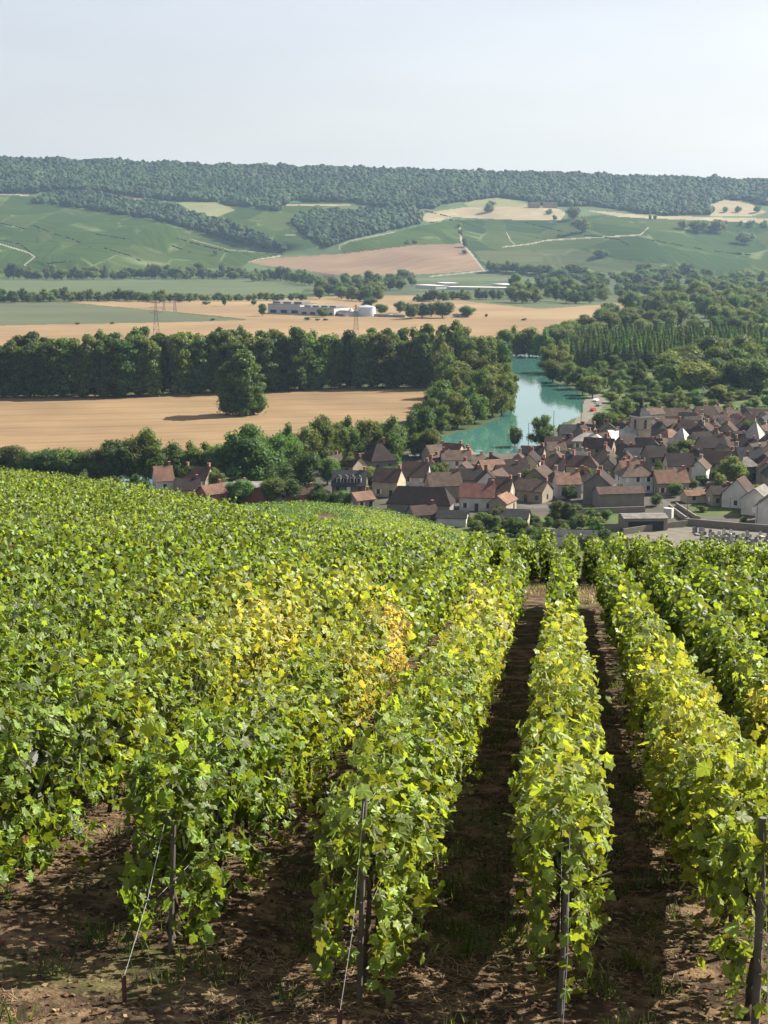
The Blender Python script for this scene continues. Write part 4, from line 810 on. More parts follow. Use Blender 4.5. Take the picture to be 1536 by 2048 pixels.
def house(px, py, L, Wd, e, rh, ang, roof, wall, label=None, hip=0, chim=1, win=2, sky_=0, name='house', cat='house', group=None, flip=False, pos=None, dorm=0, open_=0, floors=None, chw='brick', z0=0.0):
    """L along the ridge (local x), Wd across, e eaves height, rh roof rise"""
    if pos is None: p = at_floor(px, py); X, Y = float(p[0]), float(p[1])
    else: X, Y = pos
    root = empty(name, (X, Y, z0), R(ang)); HOUSES.append(dict(o=root, x=X, y=Y, r=(L + Wd) / 4 * (.87 if py > 800 else 1), roof=roof, wall=wall, big=L * Wd, label=label, px=px, py=py))
    if py > 800: L, Wd, e, rh = L * .87, Wd * .87, e * .93, rh * .9
    l, w = L / 2, Wd / 2; m = MB()
    m.box(-l, l, -w, w, -0.6, e)
    if not hip: m.add([(-l, -w, e), (-l, w, e), (-l, 0, e + rh), (l, -w, e), (l, w, e), (l, 0, e + rh)], [(0, 2, 1), (3, 4, 5), (0, 3, 5, 2), (1, 2, 5, 4)])
    m.build('wall', M['w_' + wall], root)
    oh, k = 0.35, rh / w; g = 0.0 if hip else 0.25; zz = e - oh * k; r = MB(); hx = min(l - 0.3, w * (0.9 if hip == 1 else .55)) if hip else 0
    if hip:
        E = oh; r.add([(-l - E, -w - E, zz + .02), (l + E, -w - E, zz + .02), (l + E, w + E, zz + .02), (-l - E, w + E, zz + .02), (-l + hx, 0, e + rh), (l - hx, 0, e + rh), (-l - E, -w - E, zz - .12), (l + E, -w - E, zz - .12), (l + E, w + E, zz - .12), (-l - E, w + E, zz - .12)],
              [(0, 1, 5, 4), (1, 2, 5), (2, 3, 4, 5), (3, 0, 4), (6, 9, 8, 7), (0, 6, 7, 1), (1, 7, 8, 2), (2, 8, 9, 3), (3, 9, 6, 0)])
    else:
        slab(r, (-l - g, -w - oh, zz), (l + g, -w - oh, zz), (l + g, 0, e + rh + .02), (-l - g, 0, e + rh + .02))
        slab(r, (l + g, w + oh, zz), (-l - g, w + oh, zz), (-l - g, 0, e + rh + .02), (l + g, 0, e + rh + .02))
    rf = r.build('roof', M['r_' + roof], root)
    cs = [(l - .6, .3), (-l + .6, -.3), (0.1 * L, .4)]
    for i in range(chim):
        cx, cyy = cs[i]; cyy = cyy if not hip else 0; cx = cx if not hip else cx * .5
        c = chimney(rf, cx, cyy, e + rh - 0.9, 2.1, chw, 1.0); 
        t_ = MB().bar((0, -.2, 1.0), (0, -.2, 1.12), .12, .1, 6); pt = t_.build('chimney_pot', M['clay'], c) if i == 0 and L * Wd > 90 else None
    fl = floors or (2 if e > 4.6 else 1)
    nw = win
    if nw:
        rg = random.Random(int(px * 7 + py * 13))
        for side in (0, 1, 2, 3):
            length = L if side % 2 == 0 else Wd
            # keep the faces that look toward the viewer
            na = R(ang) + (-math.pi / 2, math.pi, math.pi / 2, 0)[side]; 
            if math.cos(na) * -X + math.sin(na) * -Y < 0.15 * math.hypot(X, Y): continue
            cnt = max(1, int(length / 3.0)) if side % 2 == 0 else max(1, int(length / 4.5))
            for f_ in range(fl):
                for i in range(cnt):
                    if rg.random() < .12: continue
                    q = (i + .5) / cnt * length - length / 2; z = 1.5 + 2.6 * f_; ww, hh = 1.0, 1.35
                    if z + .7 > e: continue
                    lx, ly, rz = ((q, -w - .02, 0), (-l - .02, q, math.pi / 2), (q, w + .02, 0), (l + .02, q, math.pi / 2))[side]
                    if f_ == 0 and i == cnt // 2 and side % 2 == 0:
                        o = link('door', win_me, root); o.location = (lx, ly, 1.05); o.scale = (1.05, 1, 2.1); o.rotation_euler = (0, 0, rz); continue
                    shut = rg.random() < .25
                    o = link('window', sh_me if shut else win_me, root); o.location = (lx, ly, z); o.scale = (ww, 1, hh); o.rotation_euler = (0, 0, rz)
                    if not shut and wall in ('white', 'cream', 'beige') and win > 1:
                        for s_ in (-1, 1):
                            h2 = link('shutter', sh_me, o); h2.location = (s_ * 0.78, -.01 if side in (0, 1) else .01, 0); h2.scale = (.5, 1, 1)
    for i in range(sky_):
        sd = -1 if math.sin(R(ang) - math.pi / 2) < 0 else 1; s_ = (i - (sky_ - 1) / 2) * 2.0; fr = .45
        o = link('skylight', sky_me, rf); o.location = (s_ + .5, -w * fr * sd * 1.0, e + rh * (1 - fr) + .22); o.rotation_euler = (math.atan2(rh, w) * sd, 0, 0); o.scale = (.9, 1.1, 1)
    for i in range(dorm):
        q = (i + .5) / dorm * L * .8 - L * .4; d = MB(); d.box(q - .65, q + .65, -w * .86, -w * .2, e + rh * .14, e + rh * .14 + 1.7); dm = d.build('dormer', M['w_white'], rf)
        d2 = MB(); zt = e + rh * .14 + 1.7; slab(d2, (q - .85, -w * .92, zt - .1), (q, -w * .92, zt + .55), (q, -w * .1, zt + .55), (q - .85, -w * .1, zt - .1), -.1); slab(d2, (q, -w * .92, zt + .55), (q + .85, -w * .92, zt - .1), (q + .85, -w * .1, zt - .1), (q, -w * .1, zt + .55), -.1)
        d2.build('dormer_roof', M['r_slate'], dm); o = link('window', win_me, dm); o.location = (q, -w * .86 - .03, e + rh * .14 + .85); o.scale = (.9, 1, 1.2)
    for i in range(open_):
        q = (i + .5) / open_ * L * .9 - L * .45; o = link('doorway', MB().box(-.5, .5, -.03, .03, 0, 1).mesh('doorway', M['dark_in']), root); o.location = (q, -w - .03, 0); o.scale = (L * .82 / open_, 1, e * .78)
    tag(root, label, cat, group); return root
H = house
H(1133,993,8,7.5,4.6,3,6,'orange','white','white-walled house with bright orange roof above the garden bushes',win=2)
H(1062,1000,12,8,3.6,2.8,-32,'tan','beige','long tan-roofed house left of the bright orange-roofed one',win=1)
H(1268,982,11,9,5.6,3.2,6,'tan','white','square white house with pinkish hipped roof and two brick chimneys',hip=1,chim=2,win=2)
H(1338,986,11,8,4,3.5,8,'orange','beige','orange-roofed house with a chimney right of the square white house',win=2)
H(1198,1004,9,9,6,3.5,72,'dark','grey','tall shaded house with a big reddish brick chimney beside the stone barn',chim=2)
H(1236,1012,15,7,4.4,1.6,10,'brown','stone','windowless grey stone barn below the square white house',chim=0,win=0,name='barn',cat='barn')
H(1478,1012,9,9,4.2,4.6,62,'brown','white','white gabled house with steep brown roof above the green garden plot',sky_=1,chim=0)
H(1516,1026,10,8,5,3,60,'grey','white','pale blue-white gabled house beside the garden plot at right',chim=0,win=1)
H(1545,1046,10,9,5.6,3.5,68,'slate','white','big white house cut off by the right edge of the photo',win=1)
H(1438,1008,7,6,3.6,2,10,'dark','cream','small cream house tucked left of the steep brown-roofed gable',win=1)
H(1395,1003,10,5,2.4,1.3,14,'orange','cream','low outbuilding with pale orange roof at the top of the garden plot',chim=0,win=1,name='outbuilding',cat='shed')
H(1285,1056,13,8,3.4,.6,4,'grey','beige','open-fronted barn with a flat grey roof and dark green opening',chim=0,win=0,open_=1,name='barn',cat='barn')
H(1150,1090,12,6,3.0,1,-8,'slate','white','low blue-grey outbuilding half hidden behind the vine tops',chim=0,win=0,name='outbuilding',cat='shed')
H(842,1024,20,9,3.4,4.4,-13,'dark','grey','very long dark-roofed barn at the edge of the vine slope',hip=2,chim=0,win=0,name='barn',cat='barn')
H(955,1017,11,8.5,4.2,3.4,-8,'red','white','white house with a clean red roof right of the long dark barn',chim=1)
H(700,1002,11,9,5.6,4,-4,'slate','grey','grey mansion with four white dormers in its slate roof',chim=1,dorm=4,win=2)
H(757,938,10,10,4,6,24,'dark','grey','house with a tall dark pyramidal roof among trees left of the river',hip=1)
H(665,948,8,7,3.4,3,60,'brown','white','white gabled house at the left edge of the village trees'); H(707,950,8,7,3.6,3,-50,'brown','cream','cream gabled house just below the tall dark pyramid roof')
H(778,990,9,8,5,3.6,-22,'brown','cream','brown-roofed house with two skylights behind the long dark barn',sky_=2)
H(832,982,9,8,5.4,4.2,-10,'brown','white','tall brown-roofed house with two skylights above the long barn',sky_=2,chim=1)
H(886,996,11,8,4.6,3.6,12,'tan','beige','broad tan-roofed house with three skylights behind the red-roofed one',sky_=3)
H(845,1046,8,6,3,2.2,20,'brown','grey','low brown-roofed cottage at the foot of the long dark barn')
H(905,1050,9,5,2.6,1.6,-12,'slate','white','flat slate-roofed shed below the long dark barn',chim=0,win=0,name='outbuilding',cat='shed')
H(1025,1050,10,6,2.6,2,-14,'slate','cream','long dark slate-roofed shed with a pale side facing right',chim=0,win=0,name='outbuilding',cat='shed')
H(870,928,8,7,4,3,30,'tan','beige','tan-roofed house at the left end of the river front'); H(905,928,8,7,4.5,3,-30,'red','cream','small red-roofed house by the river front'); H(930,935,7,6,4,2.6,62,'orange','white','narrow white-gabled house with bright orange roof near the river')
# left group by the river
H(327,998,6,6,6.5,4,20,'orange','white','tall white house with steep orange roof, leftmost of the roofs above the left vines',chim=1,win=1)
H(398,990,9,8,5.6,3.6,-20,'brown','beige','large brown-roofed house behind the steep orange roof at far left',chim=2)
H(375,1001,8,6,4,2.8,10,'dark','cream','dark-roofed cottage between the two houses above the left vines'); H(424,1006,8,6,3.4,2.4,40,'orange','brick','low orange-roofed cottage right of the left house group')
H(470,996,8,6,4,1,10,'grey','grey','flat-roofed grey building right of the left house group',chim=1,win=1,name='warehouse',cat='warehouse')
H(508,999,13,8,4.4,1.2,-6,'white','brick','warehouse with pale metal roof and brick-red walls above the left vines',chim=0,win=0,name='warehouse',cat='warehouse')
H(553,1000,9,8,3.6,1,-14,'white','white','low white warehouse right of the brick-red one',chim=0,win=0,name='warehouse',cat='warehouse')
H(600,1004,9,6,2.8,1.8,12,'brown','brick','low brown cottage between bushes right of the warehouses'); H(722,1016,7,6,3,2,35,'orange','beige','small orange-roofed cottage at the top edge of the lower vines')
# around the church
H(1177,912,12,8.5,6.2,2.6,-14,'white','cream','cream mansion with a bright pale roof left of the church',hip=1,chim=2)
H(1142,893,10,7,5.6,3,6,'slate','cream','cream house with dark slate roof on the quay by the river',chim=1,win=1); H(1172,885,8,7,4,3.4,-30,'brown','stone','brown-roofed stone house behind the quay'); H(1118,905,11,7,3.6,2.4,-12,'brown','beige','long low brown-roofed house on the river front')
H(1345,868,15,8,3.2,3,10,'tan','cream','long tan-roofed school building right of the church',chim=0); H(1310,858,8,7,3,2.4,10,'tan','cream','short tan-roofed wing left of the school building',chim=0)
H(1352,846,13,8,3.6,3,6,'brown','beige','broad brown-roofed house behind the school building',chim=1)
for i, x in enumerate((1408, 1432, 1454)): H(x, 846 + i * 2, 8, 7, 3.6, 4, 62, 'dark', 'cream', ['left', 'middle', 'right'][i] + ' house of the three cream gables in front of the dark grove', chim=1, win=1)
H(1525,852,12,8,4.5,3,-8,'brown','white','white house with skylights at the right edge below the dark grove',sky_=2)
H(1362,905,8,8,4,5.5,-40,'white','grey','house with a roof coloured pale as sun glare between the school and the trees',hip=1,chim=0); H(1508,900,8,8,4.5,6.5,-38,'white','grey','steep pyramid-roofed house whose roof is coloured pale as sun glare at right',hip=1,chim=0)  # pale roof colour imitates sun glare on slate
H(1448,918,11,9,4.6,4.4,30,'brown','beige','large brown hipped house with a skylight left of the pale pyramid roof',hip=1,sky_=1)
# the church
def church():
    p = at_floor(1280, 905); X, Y = float(p[0]), float(p[1]); root = empty('church', (X, Y, 0), R(28)); tag(root, 'village church with square stone bell tower, slate spire and bright nave roof', 'church')
    s = 2.5; m = MB(); m.box(-s, s, -s, s, -.6, 12.6); tw = m.build('tower', M['w_cream'], root)
    for z in (4.6, 8.2): b = MB(); b.box(-s - .12, s + .12, -s - .12, s + .12, z, z + .25); b.build('string_course', M['w_stone'], tw)
    b = MB(); b.box(-s - .35, s + .35, -s - .35, s + .35, 12.6, 13.0); b.build('cornice', M['w_white'], tw)
    for a in range(4):
        o = MB(); vs = [(-.65, 0), (.65, 0), (.65, 2.4), (.45, 2.95), (0, 3.25), (-.45, 2.95), (-.65, 2.4)]
        o.add([(x, -s - .03, 9 - .4 + z) for x, z in vs] + [(x, -s + .05, 9 - .4 + z) for x, z in vs], [tuple(range(7)), tuple(range(13, 6, -1))] + [(i, (i + 1) % 7, 7 + (i + 1) % 7, 7 + i) for i in range(7)])
        w = o.build('belfry_opening', M['dark_in'], tw); w.rotation_euler = (0, 0, a * math.pi / 2)
        for i in range(5):
            l = MB(); l.box(-.62, .62, -s - .07, -s - .03, 8.8 + i * .5, 8.95 + i * .5); q = l.build('louvre', M['w_grey'], w)
    r = MB(); E = s + .3; r.add([(-E, -E, 13), (E, -E, 13), (E, E, 13), (-E, E, 13), (-.8, -.8, 15.6), (.8, -.8, 15.6), (.8, .8, 15.6), (-.8, .8, 15.6)], [(0, 1, 5, 4), (1, 2, 6, 5), (2, 3, 7, 6), (3, 0, 4, 7), (4, 5, 6, 7), (0, 3, 2, 1)])
    sp_ = r.build('tower_roof', M['r_slate'], root)
    b = MB(); b.bar((0, 0, 15.6), (0, 0, 17.4), .7, .65, 8); b.bar((0, 0, 17.4), (0, 0, 19.6), .85, .06, 8); b.build('lantern', M['r_slate'], sp_)
    b = MB(); b.bar((0, 0, 19.5), (0, 0, 20.6), .04, n=5); b.bar((-.3, 0, 20.25), (.3, 0, 20.25), .04, n=5); b.build('cross', M['zinc'], sp_)
    # nave to the left, its roof coloured pale to look sunlit
    nx = MB(); nx.box(-14, -s, -3.6, 3.6, -.6, 4.5); nx.add([(-14, -3.6, 4.5), (-14, 3.6, 4.5), (-14, 0, 8.6), (-s, -3.6, 4.5), (-s, 3.6, 4.5), (-s, 0, 8.6)], [(0, 2, 1), (3, 4, 5), (0, 3, 5, 2), (1, 2, 5, 4)])
    nv = nx.build('nave', M['w_stone'], root); q = MB(); slab(q, (-14.3, -4, 4.1), (-s - .02, -4, 4.1), (-s - .02, 0, 8.65), (-14.3, 0, 8.65)); slab(q, (-s - .02, 4, 4.1), (-14.3, 4, 4.1), (-14.3, 0, 8.65), (-s - .02, 0, 8.65)); q.build('nave_roof', M['r_white'], nv)
    for i in range(4):
        o = link('window', win_me, nv); o.location = (-12.5 + i * 2.8, -3.62, 2.4); o.scale = (.8, 1, 2.4)
    HOUSES.append(dict(o=root, x=X, y=Y, r=9, roof='', wall='', big=0, label='x', px=1280, py=905))
church()
# town trees
def TT(x, y, h, w, k, lab, name=None): tree(x, y, h, w, k, lab, None, name)
TT(1030,893,48,40,'bush','dark evergreen bush standing in front of the river, left of the greener tree','evergreen_bush'); TT(1083,892,68,48,'broad','pale green tree at the river edge beside the thin masts')
TT(1204,868,50,40,'round','left tree of the dark pair behind the church nave'); TT(1236,866,42,34,'round','rounder right tree of the pair behind the church nave')
TT(1248,838,44,50,'broad','bushy tree behind the church, towards the park'); TT(1372,915,38,52,'round','dark round tree in the middle of the roofs, lit on its right'); TT(1458,968,62,58,'broad','large pale green tree above the steep brown gable')
TT(1438,975,34,40,'bush','shaded bush at the left foot of the large pale tree'); TT(1316,948,30,24,'bush','green shrub between roofs above the square white house')
for i, x in enumerate((1402, 1424, 1452, 1494, 1512)): TT(x, 878, 38, 28, 'clip', 'clipped round-headed tree, %s from the left in the village square' % ['first', 'second', 'third', 'fourth', 'fifth'][i])
TT(1310,880,30,22,'bush','bush beside the right side of the church tower'); TT(1333,892,24,26,'bush','yellow-green bush right of the church'); 
TT(1142,1046,44,46,'broad','bright garden tree below the orange-roofed white house'); TT(1112,1046,50,36,'broad','blue-grey garden tree left of the bright garden tree'); TT(1182,1050,36,40,'bush','leafy garden bush right of the bright garden tree'); TT(1162,1058,34,36,'bush','low garden bush behind the vine tops')
TT(1212,1044,26,24,'round','small dark round tree left of the open-fronted barn'); TT(1312,1012,28,36,'bush','green bush against the stone barn wall'); TT(1488,1046,16,22,'bush','dark clipped shrub on the verge before the white house')
for i, (x, y, h, w) in enumerate(((985,1062,36,30),(1000,1048,40,34),(965,1058,36,34),(1030,1072,40,40),(1060,1080,30,36),(1090,1090,34,40),(950,1068,30,30))): TT(x, y, h, w, 'round', ['rounded', 'tall', 'spreading', 'dense', 'low', 'dark', 'leftmost'][i] + ' garden tree at the foot of the vine spur, near the slate shed')
for i, (x, y, h, w) in enumerate(((740,982,52,44),(768,975,44,44),(800,968,44,44),(835,962,34,34),(852,975,52,44),(885,955,34,30),(870,945,28,24))): TT(x, y, h, w, 'round', ['first', 'second', 'third', 'fourth', 'fifth', 'sixth', 'seventh'][i] + ' tree from the left of the clump between mansion and river roofs')
TT(670,1012,34,30,'bush','bush at the left front of the dormered mansion'); TT(735,1002,40,36,'bush','shrub at the right corner of the dormered mansion'); TT(980,942,24,28,'bush','bright green bush between roofs near the river'); TT(1170,962,20,22,'bush','green bush beside a small courtyard in mid village')
TT(800,1006,36,26,'bush','dark bush between skylight houses behind the long barn'); TT(790,936,34,30,'bush','yellow-green shrub right of the tall dark pyramid roof'); TT(1405,1024,14,30,'bush','low hedge bush at the top of the garden plot')
for i, (x, w) in enumerate(((1312,18),(1338,10),(1366,10),(1388,20),(1419,24),(1444,16))):
    p = at_floor(x, 1108); r = empty('clipped_yew', (float(p[0]), float(p[1]), 0)); ww = w * 350 / F; hh = 26 * 350 / F
    tag(r, '%s dark block-clipped yew from the left at the cemetery wall' % ['first', 'second', 'third', 'fourth', 'fifth', 'sixth'][i], 'yew'); L = [(0, 0, .5, .5, .5)]
    g = RG; k = 1500; q = g.uniform(-1, 1, (k, 3)); ax = g.integers(0, 3, k); q[np.arange(k), ax] = np.sign(q[np.arange(k), ax]); q = q / (np.abs(q) ** 6).sum(1, keepdims=True) ** (1 / 6) * g.uniform(.9, 1.06, (k, 1))
    P = q * np.array([ww / 2, ww / 2, hh / 2]) + np.array([0, 0, hh / 2]); A = leaves_mesh(P, q + g.normal(0, .4, (k, 3)), g.uniform(.10, .22, k), np.tile([.02, .038, .016], (k, 1)) * g.uniform(.7, 1.4, (k, 1)), 2); link('crown', np_mesh('crown', A[0], A[1], M['crown'], A[2]), r)
    MB().box(-ww * .42, ww * .42, -ww * .42, ww * .42, 0, hh * .9).build('trunk', M['bark'], r)
TG = 'small trees between the village houses'
for i in range(52):
    x, y = random.uniform(980, 1540), random.uniform(905, 1005)
    if any(abs(h['px'] - x) < 24 and 0 < h['py'] - y < 16 for h in HOUSES): continue
    tree(x, y, random.uniform(20, 34), random.uniform(20, 34), random.choice(['round', 'bush']), 'small green tree squeezed between village houses', TG, 'courtyard_tree')
for i in range(46):
    x, y = random.uniform(930, 1245), random.uniform(1046, 1104)
    tree(x, y, random.uniform(16, 32), random.uniform(22, 38), random.choice(['bush', 'broad', 'bush']), 'garden bush in the strip between the vine tops and the village', 'garden bushes in front of the village', 'garden_bush', 'bush')
# dense fill of the village
def fill():
    TP = [(870,915),(960,905),(1060,898),(1120,905),(1250,870),(1300,845),(1400,850),(1560,846),(1620,850),(1620,1000),(1500,965),(1380,972),(1290,950),(1215,985),(1090,985),(1010,1035),(940,990),(900,970),(860,950)]
    rg = random.Random(5); looks = [('brown', 7), ('dark', 8), ('tan', 3), ('orange', 1), ('slate', 3), ('grey', 1)]; walls = [('cream', 5), ('beige', 4), ('stone', 3), ('white', 3), ('grey', 1)]
    pick = lambda t: rg.choices([a for a, _ in t], [b for _, b in t])[0]; n = 0
    for gy in np.arange(395, 650, 7.0):
        for gx in np.arange(5, 190, 8.0):
            X = gx + rg.uniform(-2.5, 2.5) + (gy * .37) % 6; Y = gy + rg.uniform(-2, 2); px, py, dep = project(np.array([X, Y, 0.0]))
            if not inpoly([px], [py], TP)[0] or px > 1590 or (px < 1060 and py < 938) or (px < 1125 and py < 920): continue
            L, Wd = rg.uniform(7, 11.5), rg.uniform(5.6, 7.6); r = (L + Wd) / 4 * .87
            if any(math.hypot(h['x'] - X, h['y'] - Y) < (h['r'] + r) * .9 for h in HOUSES) or any(math.hypot(a - X, b - Y) < c + r * .55 for a, b, c in TREES): continue
            e = rg.choice([3.2, 3.8, 4.8, 5.4, 5.8]); ang = rg.choice([8, -14, 20, 70, 82, 62, 100, -25, 35]) + rg.uniform(-6, 6)
            H(float(px), float(py), L, Wd, e, Wd * rg.uniform(.36, .50), ang, pick(looks), pick(walls), None, hip=1 if rg.random() < .14 else 0, chim=rg.choice([0, 1, 1, 2]), sky_=rg.choice([0, 0, 0, 1, 2]), win=1, pos=(X, Y), group=None, chw=rg.choice(['brick', 'brick', 'beige'])); n += 1
fill()
# labels of the fill houses: look, then place counted between landmarks
WN = {'cream': 'cream', 'beige': 'beige', 'stone': 'stone-walled', 'white': 'white-walled', 'grey': 'grey-walled'}
ORD = ['leftmost', 'second from the left', 'third from the left', 'fourth from the left', 'fifth from the left', 'sixth from the left', 'seventh from the left', 'eighth from the left', 'ninth from the left', 'tenth from the left']
def zone(px, py):
    if py < 880: return 'beyond the church near the dark grove' if px > 1300 else 'by the river'
    if px < 1010: return 'in the village left of the evergreen bush'
    if py < 925: return 'between the river masts and the church' if px < 1270 else 'right of the church in the back village'
    if px < 1180: return 'in front of the cream mansion'
    return 'in mid village below the church' if px < 1400 else 'around the large pale tree at right'
gr = {}
for h in HOUSES:
    if h['label'] is None: gr.setdefault((h['roof'], h['wall'], zone(h['px'], h['py'])), []).append(h)
for (rf, wl, z), L in gr.items():
    L.sort(key=lambda h: h['px'])
    for i, h in enumerate(L):
        s = f"{ROOF[rf][1]} {WN[wl]} house {z}"
        if len(L) > 1: s += ', ' + ORD[min(i, 9)]
        tag(h['o'], s, 'house', 'village houses')
# walls, lane, graves, posts
def wall(pts, h, th, label, mat='w_stone', name='stone_wall'):
    m = MB(); P = [at_floor(*p) for p in pts]
    for a, b in zip(P, P[1:]):
        d = np.array([b[0] - a[0], b[1] - a[1]]); d /= np.linalg.norm(d); n = np.array([-d[1], d[0]]) * th / 2
        m.add([(a[0] - n[0], a[1] - n[1], -.2), (b[0] - n[0], b[1] - n[1], -.2), (b[0] + n[0], b[1] + n[1], -.2), (a[0] + n[0], a[1] + n[1], -.2), (a[0] - n[0], a[1] - n[1], h), (b[0] - n[0], b[1] - n[1], h), (b[0] + n[0], b[1] + n[1], h), (a[0] + n[0], a[1] + n[1], h)], [(0, 3, 2, 1), (4, 5, 6, 7), (0, 1, 5, 4), (1, 2, 6, 5), (2, 3, 7, 6), (3, 0, 4, 7)])
    tag(m.build(name, M[mat]), label, 'wall')
wall([(1370,1050),(1440,1056),(1540,1064),(1640,1070)], 1.8, .4, 'long grey retaining wall between the lane and the cemetery')
wall([(1338,1018),(1372,1044)], 1.4, .35, 'sloping stone wall beside the lane left of the garden plot'); wall([(1352,1012),(1392,1038),(1400,1040)], 1.0, .3, 'low wall on the right side of the sloping lane', 'w_beige')
wall([(1246,1070),(1310,1060),(1375,1052)], 1.6, .3, 'pale wall behind the clipped yews'); wall([(1180,1062),(1240,1062)], 2.0, .3, 'grey yard wall left of the open-fronted barn'); wall([(1110,1030),(1290,1024)], 1.6, .3, 'shaded garden wall below the stone barn')
wall([(1328,1034),(1345,1036)], 2.6, 1.4, 'small white gate building on the lane by the open-fronted barn', 'w_white', 'gate_pier'); wall([(1030,1064),(1110,1068)], 1.4, .25, 'pale low wall in the gardens behind the vines', 'w_white')
M['granite'] = plain('granite', (0.16, 0.16, 0.17), 0.45, 0.45, 2); M['granite_dark'] = plain('granite_dark', (0.07, 0.07, 0.08), 0.25, 0.4, 2); M['lime'] = plain('limestone', (0.32, 0.30, 0.26), 0.8, 0.3, 2)
_g = 0
slab_me = {k: MB().box(-.5, .5, -1.05, 1.05, 0, .35).mesh('slab', M[k]) for k in ('granite', 'granite_dark', 'lime')}
head_me = {}
for k in slab_me:
    m = MB(); vs = [(-.45, 0), (.45, 0), (.45, .85), (.25, 1.08), (0, 1.15), (-.25, 1.08), (-.45, .85)]; m.add([(x, 1.0, .3 + z) for x, z in vs] + [(x, 1.16, .3 + z) for x, z in vs], [tuple(range(7)), tuple(range(13, 6, -1))] + [(i, (i + 1) % 7, 7 + (i + 1) % 7, 7 + i) for i in range(7)]); head_me[k] = m.mesh('headstone', M[k])
rg = random.Random(9); gp = [(1380,1062),(1430,1068),(1640,1078),(1640,1150),(1250,1150),(1240,1100),(1300,1112),(1420,1106),(1400,1085)]
for gy in np.arange(296, 375, 2.9):
    for gx in np.arange(50, 118, 1.75):
        px, py, dep = project(np.array([gx, gy, 0.0]))
        if not inpoly([px], [py], gp)[0] or rg.random() < .18 or py > 1122 or px > 1560: continue
        r = empty('grave', (gx + rg.uniform(-.15, .15), gy + rg.uniform(-.2, .2), 0), rg.uniform(-.05, .05) + .12); k = rg.choice(['granite', 'granite', 'granite_dark', 'lime'])
        tag(r, {'granite': 'grey granite grave', 'granite_dark': 'dark polished granite grave', 'lime': 'pale limestone grave'}[k] + ' in the close rows of the village cemetery', 'grave', 'graves of the village cemetery')
        s = link('slab', slab_me[k], r); h = link('headstone', head_me[rg.choice([k, 'lime', 'granite'])], r); h.scale = (rg.uniform(.8, 1.1), 1, rg.uniform(.7, 1.3))
for x, y, h, lab in ((1107,872,50,'left thin grey mast on the river front'),(1162,858,56,'right thin grey mast on the river front, behind the quay house'),(1057,886,40,'short thin mast at the river edge beside the pale green tree')):
    p = at_floor(x, y); H_ = h * float(floor_t(x, y)) / F; b = MB(); b.bar((0, 0, 0), (0, 0, H_), .14, .09, 6); b.bar((-.35, 0, H_), (.35, 0, H_), .07, n=5); o = b.build('mast', M['post']); o.location = p; tag(o, lab, 'mast', 'masts on the river front')
for x, y, h, lab in ((1374,1040,44,'wooden utility pole beside the sloping lane'), (1459,1036,42,'utility pole in front of the garden plot hedge'),(1513,1052,48,'utility pole before the white house at right')):
    p = at_floor(x, y); b = MB(); H_ = h * float(floor_t(x, y)) / F; b.bar((0, 0, 0), (0, 0, H_), .10, .07, 7); b.bar((-.5, 0, H_ - .3), (.5, 0, H_ - .3), .05, n=5); o = b.build('utility_pole', M['post']); o.location = p; tag(o, lab, 'pole')
# boat and fishermen's float on the river
p = at_floor(1038, 758); r = empty('small_boat', tuple(float(q) for q in p), 1.2); tag(r, 'tiny dark rowing boat in the middle of the river', 'boat'); m = MB()
m.add([(-1.6, -.5, .35), (1.2, -.5, .35), (2.0, 0, .45), (1.2, .5, .35), (-1.6, .5, .35), (-1.4, -.35, -.1), (1.0, -.35, -.1), (1.6, 0, -.1), (1.0, .35, -.1), (-1.4, .35, -.1)], [(0, 1, 6, 5), (1, 2, 7, 6), (2, 3, 8, 7), (3, 4, 9, 8), (4, 0, 5, 9), (9, 8, 7, 6, 5)]); m.build('hull', M['bark'], r); MB().box(-.2, .1, -.46, .46, .2, .26).build('bench', M['post'], r); MB().box(-.8, -.4, -.2, .2, .2, 1.2).build('outboard_motor', M['dark_in'], r)
# parked cars on the quay
car_c = [plain('car_' + n, c, 0.25, 0.02) for n, c in (('white', (.7, .7, .7)), ('grey', (.2, .2, .22)), ('red', (.4, .03, .03)))]
for i, (x, y, lab) in enumerate(((1192,803,'white car parked on the quay'),(1198,812,'grey car parked on the quay beside the white one'),(1186,822,'red car parked at the near end of the quay'))):
    p = at_floor(x, y); r = empty('parked_car', tuple(float(q) for q in p), 1.1); tag(r, lab, 'car', 'cars on the quay'); b = MB(); prof = [(-2.1, .35), (2.1, .35), (2.15, .75), (1.2, .95), (.6, 1.42), (-1.0, 1.45), (-1.8, 1.0), (-2.15, .9)]; n = len(prof)
    b.add([(a, -.85, z) for a, z in prof] + [(a, .85, z) for a, z in prof], [tuple(range(n)), tuple(range(2 * n - 1, n - 1, -1))] + [(j, n + j, n + (j + 1) % n, (j + 1) % n) for j in range(n)]); b.build('body', car_c[i], r)
    for a in (-1.3, 1.3):
        for s_ in (-1, 1): MB().bar((a, s_ * .72, .32), (a, s_ * .9, .32), .32, n=10).build('wheel', M['dark_in'], r)
